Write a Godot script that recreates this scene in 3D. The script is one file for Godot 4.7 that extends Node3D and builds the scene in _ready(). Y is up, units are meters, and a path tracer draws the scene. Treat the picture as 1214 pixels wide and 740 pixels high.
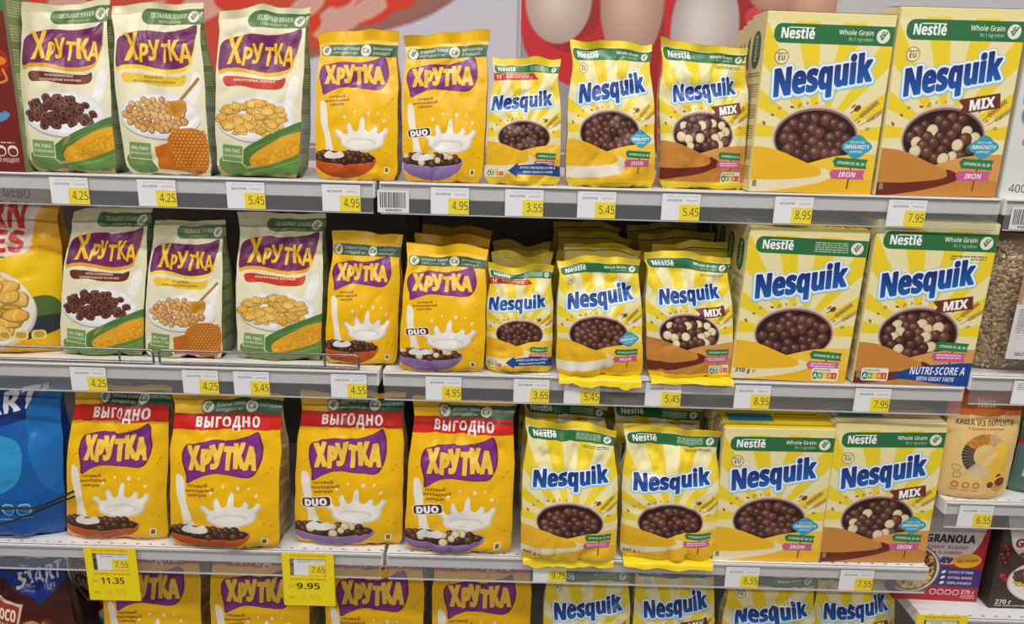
extends Node3D
# A supermarket cereal shelf seen from the aisle. Rail plane is z = 0, the aisle is towards +z, metres.

const SHELF_Y := [1.494, 1.190, 0.855, 0.540]          # tops of the four shelves of the two main bays
const SIDE_Y := [1.494, 1.210, 0.985, 0.755]           # tops of the shelves of the bay beyond them
const JOINT_X := -0.210
const END_X := 0.737
const DEPTH := 0.43

var font_plain: SystemFont
var font_bold: SystemFont
var font_serif: SystemFont
var glyphs := {}
var mats := {}
var used_names := {}
var noise := FastNoiseLite.new()


func _ready() -> void:
	# ---- camera
	var cam := Camera3D.new()
	cam.name = "camera"
	cam.position = Vector3(0, 1.6, 1.135)
	cam.basis = Basis(Vector3.RIGHT, deg_to_rad(-15.0)) * Basis(Vector3.BACK, deg_to_rad(1.55))
	cam.fov = rad_to_deg(2.0 * atan(370.0 / 880.0))
	cam.near = 0.02
	add_child(cam)
	cam.current = true
	# ---- environment
	var we := WorldEnvironment.new()
	we.name = "world_environment"
	var env := Environment.new()
	env.background_mode = Environment.BG_COLOR
	env.background_color = Color(0.75, 0.76, 0.78)
	env.background_energy_multiplier = 0.3
	env.tonemap_mode = Environment.TONE_MAPPER_LINEAR
	env.tonemap_exposure = 1.32
	env.sdfgi_enabled = true
	env.ssao_enabled = true
	env.ssil_enabled = true
	we.environment = env
	add_child(we)
	# ---- lights of the shop: rows of ceiling tubes along the aisle
	for row in [[1.15, 2.0], [2.9, 1.6]]:
		for i in 3:
			ceiling_lamp(Vector3(-2.2 + 2.2 * i, 3.08, row[0]), row[1])

	font_plain = sysfont("Droid Sans", 400)
	font_bold = sysfont("Droid Sans", 700)
	font_serif = sysfont("Droid Serif", 700)
	noise.seed = 7
	noise.noise_type = FastNoiseLite.TYPE_SIMPLEX_SMOOTH
	noise.frequency = 1.0
	noise.fractal_octaves = 2

	build_shop()
	build_shelving()
	build_posters()
	build_prints()
	build_row_one()
	build_row_two()
	build_row_three()
	build_row_four()
	build_side_bay()
	build_tags()


# =====================================================================  small helpers
func sysfont(n: String, w: int) -> SystemFont:
	var f := SystemFont.new()
	f.font_names = PackedStringArray([n])
	f.font_weight = w
	return f


func numbered(called: String) -> String:
	var n: int = used_names.get(called, 0)
	used_names[called] = n + 1
	return called if n == 0 else "%s_%03d" % [called, n]


func thing(called: String, label: String, category: String, at := Vector3.ZERO, group := "") -> Node3D:
	var o := Node3D.new()
	o.name = numbered(called)
	add_child(o)
	o.position = at
	tag(o, label, category, group)
	return o


func tag(o: Node3D, label: String, category: String, group := "") -> void:
	o.set_meta("label", label)
	o.set_meta("category", category)
	if group != "":
		o.set_meta("group", group)


func part(called: String, m: Mesh, mat: Material, parent: Node) -> MeshInstance3D:
	var o := MeshInstance3D.new()
	o.name = called if parent != self else numbered(called)
	o.mesh = m
	o.material_override = mat
	parent.add_child(o, true)
	return o


func structure(called: String, m: Mesh, mat: Material, at := Vector3.ZERO) -> MeshInstance3D:
	var o := part(called, m, mat, self)
	o.position = at
	o.set_meta("kind", "structure")
	return o


func c8(r: int, g: int, b: int) -> Color:
	return Color8(r, g, b)


func plain(key: String, col: Color, rough := 0.5, metal := 0.0) -> StandardMaterial3D:
	if not mats.has(key):
		var m := StandardMaterial3D.new()
		m.resource_name = key
		m.albedo_color = col
		m.roughness = rough
		m.metallic = metal
		mats[key] = m
	return mats[key]


func printed(key: String, im: Image, rough := 0.4) -> StandardMaterial3D:
	var m := StandardMaterial3D.new()
	m.resource_name = key
	m.albedo_texture = ImageTexture.create_from_image(im)
	m.texture_repeat = false
	m.roughness = rough
	mats[key] = m
	return m


func tile_print(key: String, im: Image, rough := 0.4) -> StandardMaterial3D:
	var m := printed(key, im, rough)
	m.texture_repeat = true
	return m


# =====================================================================  meshes
func boxm(a: Vector3, b: Vector3) -> ArrayMesh:
	var st := SurfaceTool.new()
	st.begin(Mesh.PRIMITIVE_TRIANGLES)
	add_box(st, a, b)
	return st.commit()


func quad(st: SurfaceTool, p: Array, n: Vector3, uv: Array = []) -> void:
	# four corners, seen anticlockwise from outside; emitted clockwise
	for i in [0, 2, 1, 0, 3, 2]:
		st.set_normal(n)
		if uv.size() == 4:
			st.set_uv(uv[i])
		else:
			st.set_uv(Vector2.ZERO)
		st.add_vertex(p[i])


func add_box(st: SurfaceTool, a: Vector3, b: Vector3, ch := 0.0) -> void:
	if ch > 0.0:
		chamfer_box(st, a, b, ch)
		return
	var x0 := a.x; var y0 := a.y; var z0 := a.z
	var x1 := b.x; var y1 := b.y; var z1 := b.z
	quad(st, [Vector3(x0, y0, z1), Vector3(x1, y0, z1), Vector3(x1, y1, z1), Vector3(x0, y1, z1)], Vector3.BACK)
	quad(st, [Vector3(x1, y0, z0), Vector3(x0, y0, z0), Vector3(x0, y1, z0), Vector3(x1, y1, z0)], Vector3.FORWARD)
	quad(st, [Vector3(x1, y0, z1), Vector3(x1, y0, z0), Vector3(x1, y1, z0), Vector3(x1, y1, z1)], Vector3.RIGHT)
	quad(st, [Vector3(x0, y0, z0), Vector3(x0, y0, z1), Vector3(x0, y1, z1), Vector3(x0, y1, z0)], Vector3.LEFT)
	quad(st, [Vector3(x0, y1, z1), Vector3(x1, y1, z1), Vector3(x1, y1, z0), Vector3(x0, y1, z0)], Vector3.UP)
	quad(st, [Vector3(x0, y0, z0), Vector3(x1, y0, z0), Vector3(x1, y0, z1), Vector3(x0, y0, z1)], Vector3.DOWN)


func chamfer_box(st: SurfaceTool, a: Vector3, b: Vector3, c: float) -> void:
	# a rounded profile in the x-y outline, extruded along z would lose the other edges, so: convex hull of the shrunk boxes
	var pts := []
	for sx in [0, 1]:
		for sy in [0, 1]:
			for sz in [0, 1]:
				var p := Vector3(b.x if sx else a.x, b.y if sy else a.y, b.z if sz else a.z)
				var d := Vector3(-c if sx else c, -c if sy else c, -c if sz else c)
				pts.append([p + Vector3(0, d.y, d.z), p + Vector3(d.x, 0, d.z), p + Vector3(d.x, d.y, 0)])
	var id := func(sx, sy, sz): return sx * 4 + sy * 2 + sz
	var mid := (a + b) / 2.0
	var emit := func(ps: Array):
		var n: Vector3 = (ps[1] - ps[0]).cross(ps[2] - ps[0]).normalized()
		var q := ps.duplicate()
		if n.dot(ps[0] - mid) < 0.0:
			n = -n
			q.reverse()
		for i in range(1, q.size() - 1):
			for k in [0, i + 1, i]:
				st.set_normal(n)
				st.set_uv(Vector2.ZERO)
				st.add_vertex(q[k])
	for s in [0, 1]:
		emit.call([pts[id.call(s, 0, 0)][0], pts[id.call(s, 0, 1)][0], pts[id.call(s, 1, 1)][0], pts[id.call(s, 1, 0)][0]])
		emit.call([pts[id.call(0, s, 0)][1], pts[id.call(0, s, 1)][1], pts[id.call(1, s, 1)][1], pts[id.call(1, s, 0)][1]])
		emit.call([pts[id.call(0, 0, s)][2], pts[id.call(0, 1, s)][2], pts[id.call(1, 1, s)][2], pts[id.call(1, 0, s)][2]])
		for t in [0, 1]:
			emit.call([pts[id.call(s, t, 0)][0], pts[id.call(s, t, 1)][0], pts[id.call(s, t, 1)][1], pts[id.call(s, t, 0)][1]])
			emit.call([pts[id.call(s, 0, t)][0], pts[id.call(s, 1, t)][0], pts[id.call(s, 1, t)][2], pts[id.call(s, 0, t)][2]])
			emit.call([pts[id.call(0, s, t)][1], pts[id.call(1, s, t)][1], pts[id.call(1, s, t)][2], pts[id.call(0, s, t)][2]])
			for r in [0, 1]:
				var k: Array = pts[id.call(s, t, r)]
				emit.call([k[0], k[1], k[2]])


func chamfered(a: Vector3, b: Vector3, c: float) -> ArrayMesh:
	var st := SurfaceTool.new()
	st.begin(Mesh.PRIMITIVE_TRIANGLES)
	chamfer_box(st, a, b, c)
	return st.commit()


func rect_face(w: float, h: float, z := 0.0, uv0 := Vector2(0, 0), uv1 := Vector2(1, 1)) -> ArrayMesh:
	# upright rectangle, base centre at the origin, facing +z
	var st := SurfaceTool.new()
	st.begin(Mesh.PRIMITIVE_TRIANGLES)
	quad(st, [Vector3(-w / 2, 0, z), Vector3(w / 2, 0, z), Vector3(w / 2, h, z), Vector3(-w / 2, h, z)], Vector3.BACK,
		[Vector2(uv0.x, uv1.y), Vector2(uv1.x, uv1.y), Vector2(uv1.x, uv0.y), Vector2(uv0.x, uv0.y)])
	return st.commit()


func grid_mesh(nu: int, nv: int, f: Callable, flip := false) -> ArrayMesh:
	# f(i / nu, j / nv) -> [position, uv]; counterclockwise seen from outside when u runs right and v up
	var st := SurfaceTool.new()
	st.begin(Mesh.PRIMITIVE_TRIANGLES)
	for j in nv + 1:
		for i in nu + 1:
			var r: Array = f.call(float(i) / nu, float(j) / nv)
			st.set_uv(r[1])
			st.add_vertex(r[0])
	for j in nv:
		for i in nu:
			var a := j * (nu + 1) + i
			var q := [a, a + nu + 2, a + 1, a, a + nu + 1, a + nu + 2]
			if flip:
				q.reverse()
			for k in q:
				st.add_index(k)
	st.generate_normals()
	return st.commit()


func tube(path: PackedVector3Array, r: float, sides := 10) -> ArrayMesh:
	var st := SurfaceTool.new()
	st.begin(Mesh.PRIMITIVE_TRIANGLES)
	var up := Vector3(0.13, 0.31, 0.94).normalized()
	for i in path.size():
		var d := (path[mini(i + 1, path.size() - 1)] - path[maxi(i - 1, 0)]).normalized()
		var s := d.cross(up).normalized()
		var t := s.cross(d)
		for k in sides:
			var an := TAU * k / sides
			st.add_vertex(path[i] + (s * cos(an) + t * sin(an)) * r)
	for i in path.size() - 1:
		for k in sides:
			var k2 := (k + 1) % sides
			for q in [i * sides + k, i * sides + k2, (i + 1) * sides + k, i * sides + k2, (i + 1) * sides + k2, (i + 1) * sides + k]:
				st.add_index(q)
	st.generate_normals()
	return st.commit()


func rounded(points: Array, r: float) -> PackedVector3Array:
	var out := PackedVector3Array([points[0]])
	for i in range(1, points.size() - 1):
		var p: Vector3 = points[i]
		var a: Vector3 = p + (points[i - 1] - p).limit_length(r)
		var b: Vector3 = p + (points[i + 1] - p).limit_length(r)
		for k in 7:
			var t := k / 6.0
			out.append(a.lerp(p, t).lerp(p.lerp(b, t), t))
	out.append(points[-1])
	return out


# =====================================================================  printing: flat artwork drawn by scanlines
class Art:
	var im: Image
	var k: float
	var owner_: Node3D

	func _init(o: Node3D, w: float, h: float, px: int, bg: Color) -> void:
		owner_ = o
		k = 2.0 * px / w
		im = Image.create(2 * px, int(round(h * k / 2.0)) * 2, false, Image.FORMAT_RGB8)
		im.fill(bg)

	func done() -> Image:
		im.resize(im.get_width() / 2, im.get_height() / 2, Image.INTERPOLATE_BILINEAR)
		return im

	func fill(contours: Array, col: Color, col2 = null) -> void:
		# nonzero winding
		var h := im.get_height()
		var w := im.get_width()
		var rows := {}
		var lo := h
		var hi := -1
		for c: PackedVector2Array in contours:
			var n := c.size()
			for i in n:
				var p := c[i] * k
				var q := c[(i + 1) % n] * k
				var dir := 1
				if p.y > q.y:
					var tmp := p
					p = q
					q = tmp
					dir = -1
				var y0 := maxi(0, int(ceil(p.y - 0.5)))
				var y1 := mini(h - 1, int(ceil(q.y - 0.5)) - 1)
				if y1 < y0:
					continue
				lo = mini(lo, y0)
				hi = maxi(hi, y1)
				var s := (q.x - p.x) / (q.y - p.y)
				for y in range(y0, y1 + 1):
					var x := p.x + (y + 0.5 - p.y) * s
					if not rows.has(y):
						rows[y] = []
					rows[y].append(Vector2(x, dir))
		for y in rows:
			var xs: Array = rows[y]
			xs.sort()
			var wind := 0
			var cc := col
			if col2 != null:
				cc = col.lerp(col2, float(y - lo) / maxf(1.0, hi - lo))
			for i in xs.size() - 1:
				wind += int(xs[i].y)
				if wind != 0:
					var a := clampi(int(round(xs[i].x)), 0, w)
					var b := clampi(int(round(xs[i + 1].x)), 0, w)
					if b > a:
						im.fill_rect(Rect2i(a, y, b - a, 1), cc)

	func poly(p: Array, col: Color, col2 = null) -> void:
		fill([PackedVector2Array(p)], col, col2)

	func rect(x: float, y: float, w: float, h: float, col: Color, col2 = null) -> void:
		poly([Vector2(x, y), Vector2(x + w, y), Vector2(x + w, y + h), Vector2(x, y + h)], col, col2)

	func ell_points(cx: float, cy: float, rx: float, ry: float, rot := 0.0, n := 28) -> PackedVector2Array:
		var p := PackedVector2Array()
		for i in n:
			var a := TAU * i / n
			p.append(Vector2(cx, cy) + Vector2(cos(a) * rx, sin(a) * ry).rotated(rot))
		return p

	func ell(cx: float, cy: float, rx: float, ry: float, col: Color, rot := 0.0, col2 = null) -> void:
		fill([ell_points(cx, cy, rx, ry, rot, 44 if rx > 60 else 20)], col, col2)

	func rrect(x: float, y: float, w: float, h: float, r: float, col: Color, rot := 0.0, col2 = null) -> void:
		var p := PackedVector2Array()
		var c := Vector2(x + w / 2, y + h / 2)
		for q in 4:
			var o := Vector2([w / 2 - r, -w / 2 + r, -w / 2 + r, w / 2 - r][q], [h / 2 - r, h / 2 - r, -h / 2 + r, -h / 2 + r][q])
			for i in 7:
				var a := PI / 2 * (q + i / 6.0)
				p.append(c + (o + Vector2(cos(a), sin(a)) * r).rotated(rot))
		fill([p], col, col2)

	func smooth(pts: Array, closed := true, n := 8) -> PackedVector2Array:
		var out := PackedVector2Array()
		var m := pts.size()
		for i in (m if closed else m - 1):
			var p0: Vector2 = pts[(i - 1 + m) % m] if closed else pts[maxi(i - 1, 0)]
			var p1: Vector2 = pts[i]
			var p2: Vector2 = pts[(i + 1) % m]
			var p3: Vector2 = pts[(i + 2) % m] if closed else pts[mini(i + 2, m - 1)]
			for j in n:
				out.append(p1.cubic_interpolate(p2, p0, p3, float(j) / n))
		if not closed:
			out.append(pts[-1])
		return out

	func blob(pts: Array, col: Color, col2 = null) -> void:
		fill([smooth(pts)], col, col2)

	func stroke(pts: Array, w: float, col: Color, soft := true) -> void:
		var p := smooth(pts, false) if soft else PackedVector2Array(pts)
		var scaled := PackedVector2Array()
		for q in p:
			scaled.append(q * 16.0)
		for c in Geometry2D.offset_polyline(scaled, w * 8.0, Geometry2D.JOIN_ROUND, Geometry2D.END_ROUND):
			var d := PackedVector2Array()
			for q in c:
				d.append(q / 16.0)
			fill([d], col)

	func text(s: String, x: float, y: float, size: float, col: Color, o := {}) -> void:
		var font: Font = o.get("font", owner_.font_bold)
		var sx: float = o.get("sx", 1.0)
		var gap: float = o.get("gap", 0.0)
		var total := 0.0
		for ch in s:
			total += owner_.glyph(font, ch)[1] + gap
		if o.has("fit"):
			sx = o.fit / (total * size)
		var pen: float = -total * size * sx * o.get("align", 0.0)
		var rot: float = o.get("rot", 0.0)
		var shear: float = o.get("shear", 0.0)
		var grow: float = o.get("grow", 0.0)
		var jit: float = o.get("jit", 0.0)
		var first: float = o.get("first", 1.0)
		var n := 0
		for ch in s:
			var g: Array = owner_.glyph(font, ch)
			var zoom: float = (1.0 + jit * [0.10, -0.06, 0.05, -0.05, 0.07, 0.0, 0.06][n % 7]) * (first if n == 0 else 1.0)
			var turn: float = jit * [-0.5, 0.3, -0.35, 0.4, -0.3, 0.25, 0.4][n % 7] * 0.22
			var up: float = jit * [0.0, 0.05, -0.05, 0.04, -0.04, 0.05, 0.0][n % 7] * size
			var shapes := []
			for c: PackedVector2Array in g[0]:
				var d := PackedVector2Array()
				for p in c:
					var q: Vector2 = Vector2(p.x * sx, p.y) * size * zoom
					q = q.rotated(turn)
					q.x += pen - shear * q.y
					q.y += up
					d.append(q)
				if grow != 0.0:
					var hole: bool = Geometry2D.is_polygon_clockwise(d) != g[2]
					var e := PackedVector2Array()
					for q in d:
						e.append(q * 16.0)
					for r in Geometry2D.offset_polygon(e, grow * (-16.0 if hole else 16.0), Geometry2D.JOIN_ROUND):
						var f := PackedVector2Array()
						for q in r:
							f.append(q / 16.0)
						if Geometry2D.is_polygon_clockwise(f) != Geometry2D.is_polygon_clockwise(d):
							f.reverse()
						shapes.append(f)
				else:
					shapes.append(d)
			var placed := []
			for d: PackedVector2Array in shapes:
				var f := PackedVector2Array()
				for q in d:
					var r := q.rotated(rot) + Vector2(x, y)
					if o.has("warp"):
						r = o.warp.call(r)
					f.append(r)
				placed.append(f)
			fill(placed, col, o.get("col2", null))
			pen += (g[1] + gap) * size * sx * (first if n == 0 else 1.0)
			n += 1


func glyph(font: Font, ch: String) -> Array:
	# [contours in em units (y down), advance, whether outer contours are clockwise]
	var key := [font, ch]
	if not glyphs.has(key):
		var ts := TextServerManager.get_primary_interface()
		var rid: RID = font.get_rids()[0]
		var g := ts.font_get_glyph_index(rid, 64, ch.unicode_at(0), 0)
		var d := ts.font_get_glyph_contours(rid, 64, g)
		var adv := ts.font_get_glyph_advance(rid, 64, g).x / 64.0
		var cs := []
		var start := 0
		var big := 0.0
		var cw := true
		if d.has("points"):
			for end in d.contours:
				var raw := []
				for i in range(start, end + 1):
					raw.append(d.points[i])
				start = end + 1
				var full := []
				for i in raw.size():
					var a: Vector3 = raw[i]
					var b: Vector3 = raw[(i + 1) % raw.size()]
					full.append(a)
					if a.z < 0.5 and b.z < 0.5:
						full.append(Vector3((a.x + b.x) / 2, (a.y + b.y) / 2, 1))
				var out := PackedVector2Array()
				var m := full.size()
				for i in m:
					var a: Vector3 = full[i]
					if a.z > 0.5:
						out.append(Vector2(a.x, a.y) / 64.0)
					else:
						var p: Vector3 = full[(i - 1 + m) % m]
						var q: Vector3 = full[(i + 1) % m]
						for t in [0.33, 0.67]:
							var u := Vector2(p.x, p.y).lerp(Vector2(a.x, a.y), t)
							var v := Vector2(a.x, a.y).lerp(Vector2(q.x, q.y), t)
							out.append(u.lerp(v, t) / 64.0)
				if out.size() < 3:
					continue
				var area := 0.0
				for i in out.size():
					area += out[i].cross(out[(i + 1) % out.size()])
				if absf(area) > big:
					big = absf(area)
					cw = Geometry2D.is_polygon_clockwise(out)
				cs.append(out)
		glyphs[key] = [cs, adv, cw]
	return glyphs[key]


# =====================================================================  motifs shared by the prints
func rng_of(s: int) -> RandomNumberGenerator:
	var r := RandomNumberGenerator.new()
	r.seed = s
	return r


func v2(x: float, y: float) -> Vector2:
	return Vector2(x, y)


func inside_ellipse(r: RandomNumberGenerator) -> Vector2:
	var an := r.randf() * TAU
	return Vector2(cos(an), sin(an)) * sqrt(r.randf())


func balls(a: Art, cx: float, cy: float, rx: float, ry: float, rad: float, n: int, sd: int, dark: Array, pale := 0.0) -> void:
	var r := rng_of(sd)
	var at := []
	for i in n * 6:
		var p := inside_ellipse(r)
		var q := v2(cx + p.x * (rx - rad), cy + p.y * (ry - rad))
		var free := true
		for other: Vector2 in at:
			if other.distance_squared_to(q) < rad * rad * 1.45:
				free = false
				break
		if free and at.size() < n:
			at.append(q)
	at.sort_custom(func(p, q): return p.y < q.y)
	for p: Vector2 in at:
		var light: bool = r.randf() < pale
		var c: Color = c8(236, 214, 170) if light else dark[r.randi() % dark.size()]
		var q := rad * r.randf_range(0.85, 1.1)
		a.ell(p.x, p.y, q, q, c.darkened(0.38))
		a.ell(p.x - q * 0.08, p.y - q * 0.1, q * 0.84, q * 0.84, c)
		a.ell(p.x - q * 0.2, p.y - q * 0.28, q * 0.45, q * 0.4, c.lightened(0.16))
		a.ell(p.x - q * 0.3, p.y - q * 0.4, q * 0.15, q * 0.12, c.lightened(0.5))


func rings(a: Art, cx: float, cy: float, rx: float, ry: float, rad: float, n: int, sd: int) -> void:
	var r := rng_of(sd)
	for i in n:
		var p := inside_ellipse(r)
		var x := cx + p.x * rx
		var y := cy + p.y * ry
		var tilt := r.randf() * PI
		var q := r.randf_range(0.55, 0.95)
		var c := c8(118, 60, 46).lerp(c8(86, 40, 32), r.randf())
		a.ell(x, y, rad, rad * q, c.darkened(0.3), tilt)
		a.ell(x - 2, y - 3, rad * 0.92, rad * q * 0.9, c, tilt)
		a.ell(x - 4, y - 6, rad * 0.7, rad * q * 0.68, c.lightened(0.16), tilt)
		a.ell(x, y, rad * 0.42, rad * q * 0.4, c8(60, 26, 22), tilt)


func flakes(a: Art, cx: float, cy: float, rx: float, ry: float, rad: float, n: int, sd: int) -> void:
	var r := rng_of(sd)
	for i in n:
		var p := inside_ellipse(r)
		var x := cx + p.x * rx
		var y := cy + p.y * ry
		var c := c8(232, 172, 62).lerp(c8(246, 205, 108), r.randf())
		var pts := []
		var m := 7
		var t0 := r.randf() * TAU
		for j in m:
			var an := t0 + TAU * j / m
			pts.append(v2(x, y) + v2(cos(an) * rad, sin(an) * rad * 0.62) * r.randf_range(0.7, 1.2))
		a.blob(pts, c.darkened(0.28))
		var ins := []
		for q: Vector2 in pts:
			ins.append(v2(x, y - rad * 0.06) + (q - v2(x, y)) * 0.86)
		a.blob(ins, c)
		a.stroke([pts[0].lerp(v2(x, y), 0.35), v2(x, y - rad * 0.1), pts[3].lerp(v2(x, y), 0.4)], rad * 0.12, c.lightened(0.35))


func tick_badge(a: Art, x: float, y: float, r: float, ink: Color, ring: Color) -> void:
	a.ell(x, y, r, r, ring)
	a.stroke([v2(x - r * 0.4, y - r * 0.05), v2(x - r * 0.1, y + r * 0.45), v2(x + r * 0.55, y - r * 0.6)], r * 0.2, ink, false)
	for i in 4:
		a.ell(x - r * 0.05 + (r * 0.12 if i % 2 else -r * 0.12), y - r * (0.1 + 0.16 * i), r * 0.1, r * 0.15, ink, 0.5 if i % 2 else -0.5)


func small_lines(a: Art, x: float, y: float, w: float, h: float, n: int, col: Color, sd := 3) -> void:
	# a block of tiny print
	var r := rng_of(sd)
	var step := h / n
	for i in n:
		var px := x
		while px < x + w:
			var len := r.randf_range(0.06, 0.2) * w
			len = minf(len, x + w - px)
			a.rect(px, y + step * i, len, step * 0.5, col)
			px += len + w * 0.025


func wheat(a: Art, x: float, y: float, len: float, rot: float, col: Color) -> void:
	var d := v2(cos(rot), sin(rot))
	var s := d.orthogonal()
	a.stroke([v2(x, y), v2(x, y) + d * len], len * 0.025, col.darkened(0.2))
	for i in 7:
		var p := v2(x, y) + d * len * (0.35 + 0.1 * i)
		for k in [-1, 1]:
			a.ell(p.x + s.x * k * len * 0.045, p.y + s.y * k * len * 0.045, len * 0.062, len * 0.026, col.darkened(0.35), rot - k * 0.5)
			a.ell(p.x + s.x * k * len * 0.045, p.y + s.y * k * len * 0.045, len * 0.052, len * 0.019, col.lightened(0.18) if k > 0 else col, rot - k * 0.5)


func sign_board(a: Art, x: float, y: float, w: float, h: float, col: Color, rot: float) -> void:
	var c := v2(x + w / 2, y + h / 2)
	var p := []
	for q in [v2(-w / 2, -h * 0.1), v2(-w * 0.42, -h / 2), v2(w / 2, -h / 2), v2(w * 0.46, 0), v2(w / 2, h / 2), v2(-w * 0.42, h / 2)]:
		p.append(c + q.rotated(rot))
	a.poly(p, col)


func nutri_score(a: Art, x: float, y: float, w: float) -> void:
	var h := w * 0.5
	a.rrect(x, y, w, h, h * 0.18, c8(245, 243, 236))
	a.text("NUTRI-SCORE", x + w * 0.06, y + h * 0.26, h * 0.22, c8(110, 110, 108), {"fit": w * 0.62})
	var cols := [c8(20, 110, 62), c8(120, 175, 55), c8(240, 200, 40), c8(232, 130, 40), c8(215, 70, 40)]
	for i in 5:
		a.rect(x + w * (0.05 + 0.18 * i), y + h * 0.36, w * 0.18, h * 0.5, cols[i])
	a.rrect(x + w * 0.02, y + h * 0.28, w * 0.24, h * 0.66, w * 0.09, c8(248, 248, 244))
	a.rrect(x + w * 0.035, y + h * 0.32, w * 0.21, h * 0.58, w * 0.08, cols[0])
	a.text("A", x + w * 0.14, y + h * 0.8, h * 0.5, Color.WHITE, {"align": 0.5})
	for i in 4:
		a.text("BCDE"[i], x + w * (0.32 + 0.18 * i), y + h * 0.72, h * 0.3, c8(250, 250, 245), {"align": 0.5})


func big_logo(a: Art, x: float, y: float, w: float, size: float, rot: float) -> void:
	var s := "Nesquik"
	var base := {"fit": w, "rot": rot, "shear": 0.13}
	var pass_ := func(g: float, col: Color, c2, dx := 0.0, dy := 0.0):
		var o := base.duplicate()
		o["grow"] = g
		if c2 != null:
			o["col2"] = c2
		a.text(s, x + dx, y + dy, size, col, o)
	pass_.call(size * 0.138, c8(150, 205, 240), null, 0.0, size * 0.02)
	pass_.call(size * 0.1, c8(243, 249, 252), null)
	pass_.call(size * 0.034, c8(22, 44, 120), c8(22, 104, 190))


# =====================================================================  prints
func art_chocoballs(o: Dictionary) -> Image:
	# yellow sun-ray pack with a bowl of chocolate balls; box or bag by the fractions in o
	var H: float = o.h
	var mix: bool = o.get("mix", false)
	var a := Art.new(self, 1000, H, o.get("px", 470), c8(243, 233, 178))
	var bx: float = o.bowl[0] * 1000.0
	var by: float = o.bowl[1] * H
	var brx: float = o.bowl[2] * 1000.0
	var bry: float = o.bowl[3] * H
	var hub := v2(500, by)
	for i in 8:
		var an := -PI * 1.04 + PI * 1.08 * (i + 0.5) / 8.0
		var d := 0.105
		var far := 2600.0
		a.poly([hub, hub + v2(cos(an - d), sin(an - d)) * far, hub + v2(cos(an + d), sin(an + d)) * far], c8(245, 216, 40))
	# top strip and green band
	a.rect(0, 0, 1000, o.band[0] * H * 0.8, c8(250, 222, 50) if o.get("bag", false) else c8(242, 230, 160))
	var g0: float = o.band[0] * H
	var g1: float = o.band[1] * H
	var gh := g1 - g0
	var green := c8(45, 115, 66)
	a.rrect(60 if not o.get("bag", false) else 20, g0, 1100, gh, gh * 0.42, green)
	a.text("Nestlé", 110 if not o.get("bag", false) else 70, g0 + gh * 0.74, gh * 0.72, Color.WHITE, {"fit": 270.0, "grow": gh * 0.012})
	a.rect(176 if not o.get("bag", false) else 136, g0 + gh * 0.17, 190, gh * 0.055, Color.WHITE)
	if o.get("grain", 1) == 1:
		a.text("Whole Grain", 840, g0 + gh * 0.48, gh * 0.34, c8(236, 240, 222), {"fit": 275.0, "align": 1.0, "font": font_plain, "grow": 1.2})
		a.text("No.1 ingredient", 840, g0 + gh * 0.78, gh * 0.24, c8(226, 234, 212), {"fit": 195.0, "align": 1.0, "font": font_plain})
	else:
		small_lines(a, 560, g0 + gh * 0.2, 280, gh * 0.66, 5, c8(190, 212, 180), 11)
	tick_badge(a, 915, g0 + gh * 0.5, gh * 0.37, green, c8(240, 238, 220))
	if o.get("euro", false):
		a.poly([v2(0, g1 + gh * 0.05), v2(620, g1 + gh * 0.12), v2(700, g1 + gh * 0.95), v2(0, g1 + gh * 1.1)], c8(196, 44, 34))
		a.text("1€", 30, g1 + gh * 0.92, gh * 0.9, c8(250, 240, 220))
		small_lines(a, 190, g1 + gh * 0.25, 360, gh * 0.6, 3, c8(246, 214, 196), 5)
	# made-in badge
	if o.get("eu", false):
		var ey: float = o.eu_y * H
		a.ell(140, ey, 56, 56, c8(90, 84, 60))
		a.ell(140, ey, 51, 51, c8(246, 238, 188))
		a.text("EU", 140, ey + 26, 50, c8(70, 64, 48), {"align": 0.5})
		a.text("MADE IN", 140, ey - 18, 18, c8(70, 64, 48), {"align": 0.5})
	if o.get("cert", false):
		small_lines(a, 640, g1 + gh * 0.25, 300, gh * 0.3, 2, c8(120, 110, 80), 21)
	# seeds, chips and ears of wheat
	var r := rng_of(41)
	for p in [[0.33, -1.12], [0.39, -1.2], [0.27, -1.05], [0.76, -1.15], [0.9, -0.35], [0.93, -0.75], [0.12, -0.75], [0.06, -0.45], [0.17, -1.0], [0.82, -0.6], [0.46, -1.22], [0.2, -0.35]]:
		var x: float = p[0] * 1000.0
		var y: float = by + p[1] * bry
		var c: Color = [c8(120, 70, 40), c8(196, 158, 96), c8(150, 100, 52)][r.randi() % 3]
		a.ell(x, y, r.randf_range(12, 24), r.randf_range(7, 14), c, r.randf() * PI)
	wheat(a, 770, by - bry * 0.55, 250, -0.75, c8(190, 142, 70))
	wheat(a, 830, by - bry * 0.45, 230, -0.62, c8(206, 160, 88))
	a.ell(795, by - bry * 1.08, 30, 21, c8(120, 62, 36), -0.7)
	a.stroke([v2(772, by - bry * 1.0), v2(745, by - bry * 0.9)], 8, c8(120, 62, 36))
	# bowl
	a.ell(bx, by, brx + 26, bry + 30, c8(222, 210, 190))
	a.ell(bx, by + 4, brx + 14, bry + 14, c8(158, 112, 108))
	a.ell(bx, by + 8, brx, bry, c8(46, 22, 18))
	balls(a, bx, by + 8, brx, bry, 52, 120, o.get("seed", 5), [c8(96, 54, 42), c8(82, 44, 35), c8(108, 62, 48)], 0.34 if mix else 0.0)
	# hills and the road
	var yv: float = by + bry * o.get("vee", 0.95)
	var hill := c8(206, 138, 60) if mix else c8(244, 190, 38)
	var hill2 := c8(222, 160, 84) if mix else c8(250, 205, 62)
	var road := c8(112, 44, 26) if mix else c8(243, 230, 186)
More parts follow.
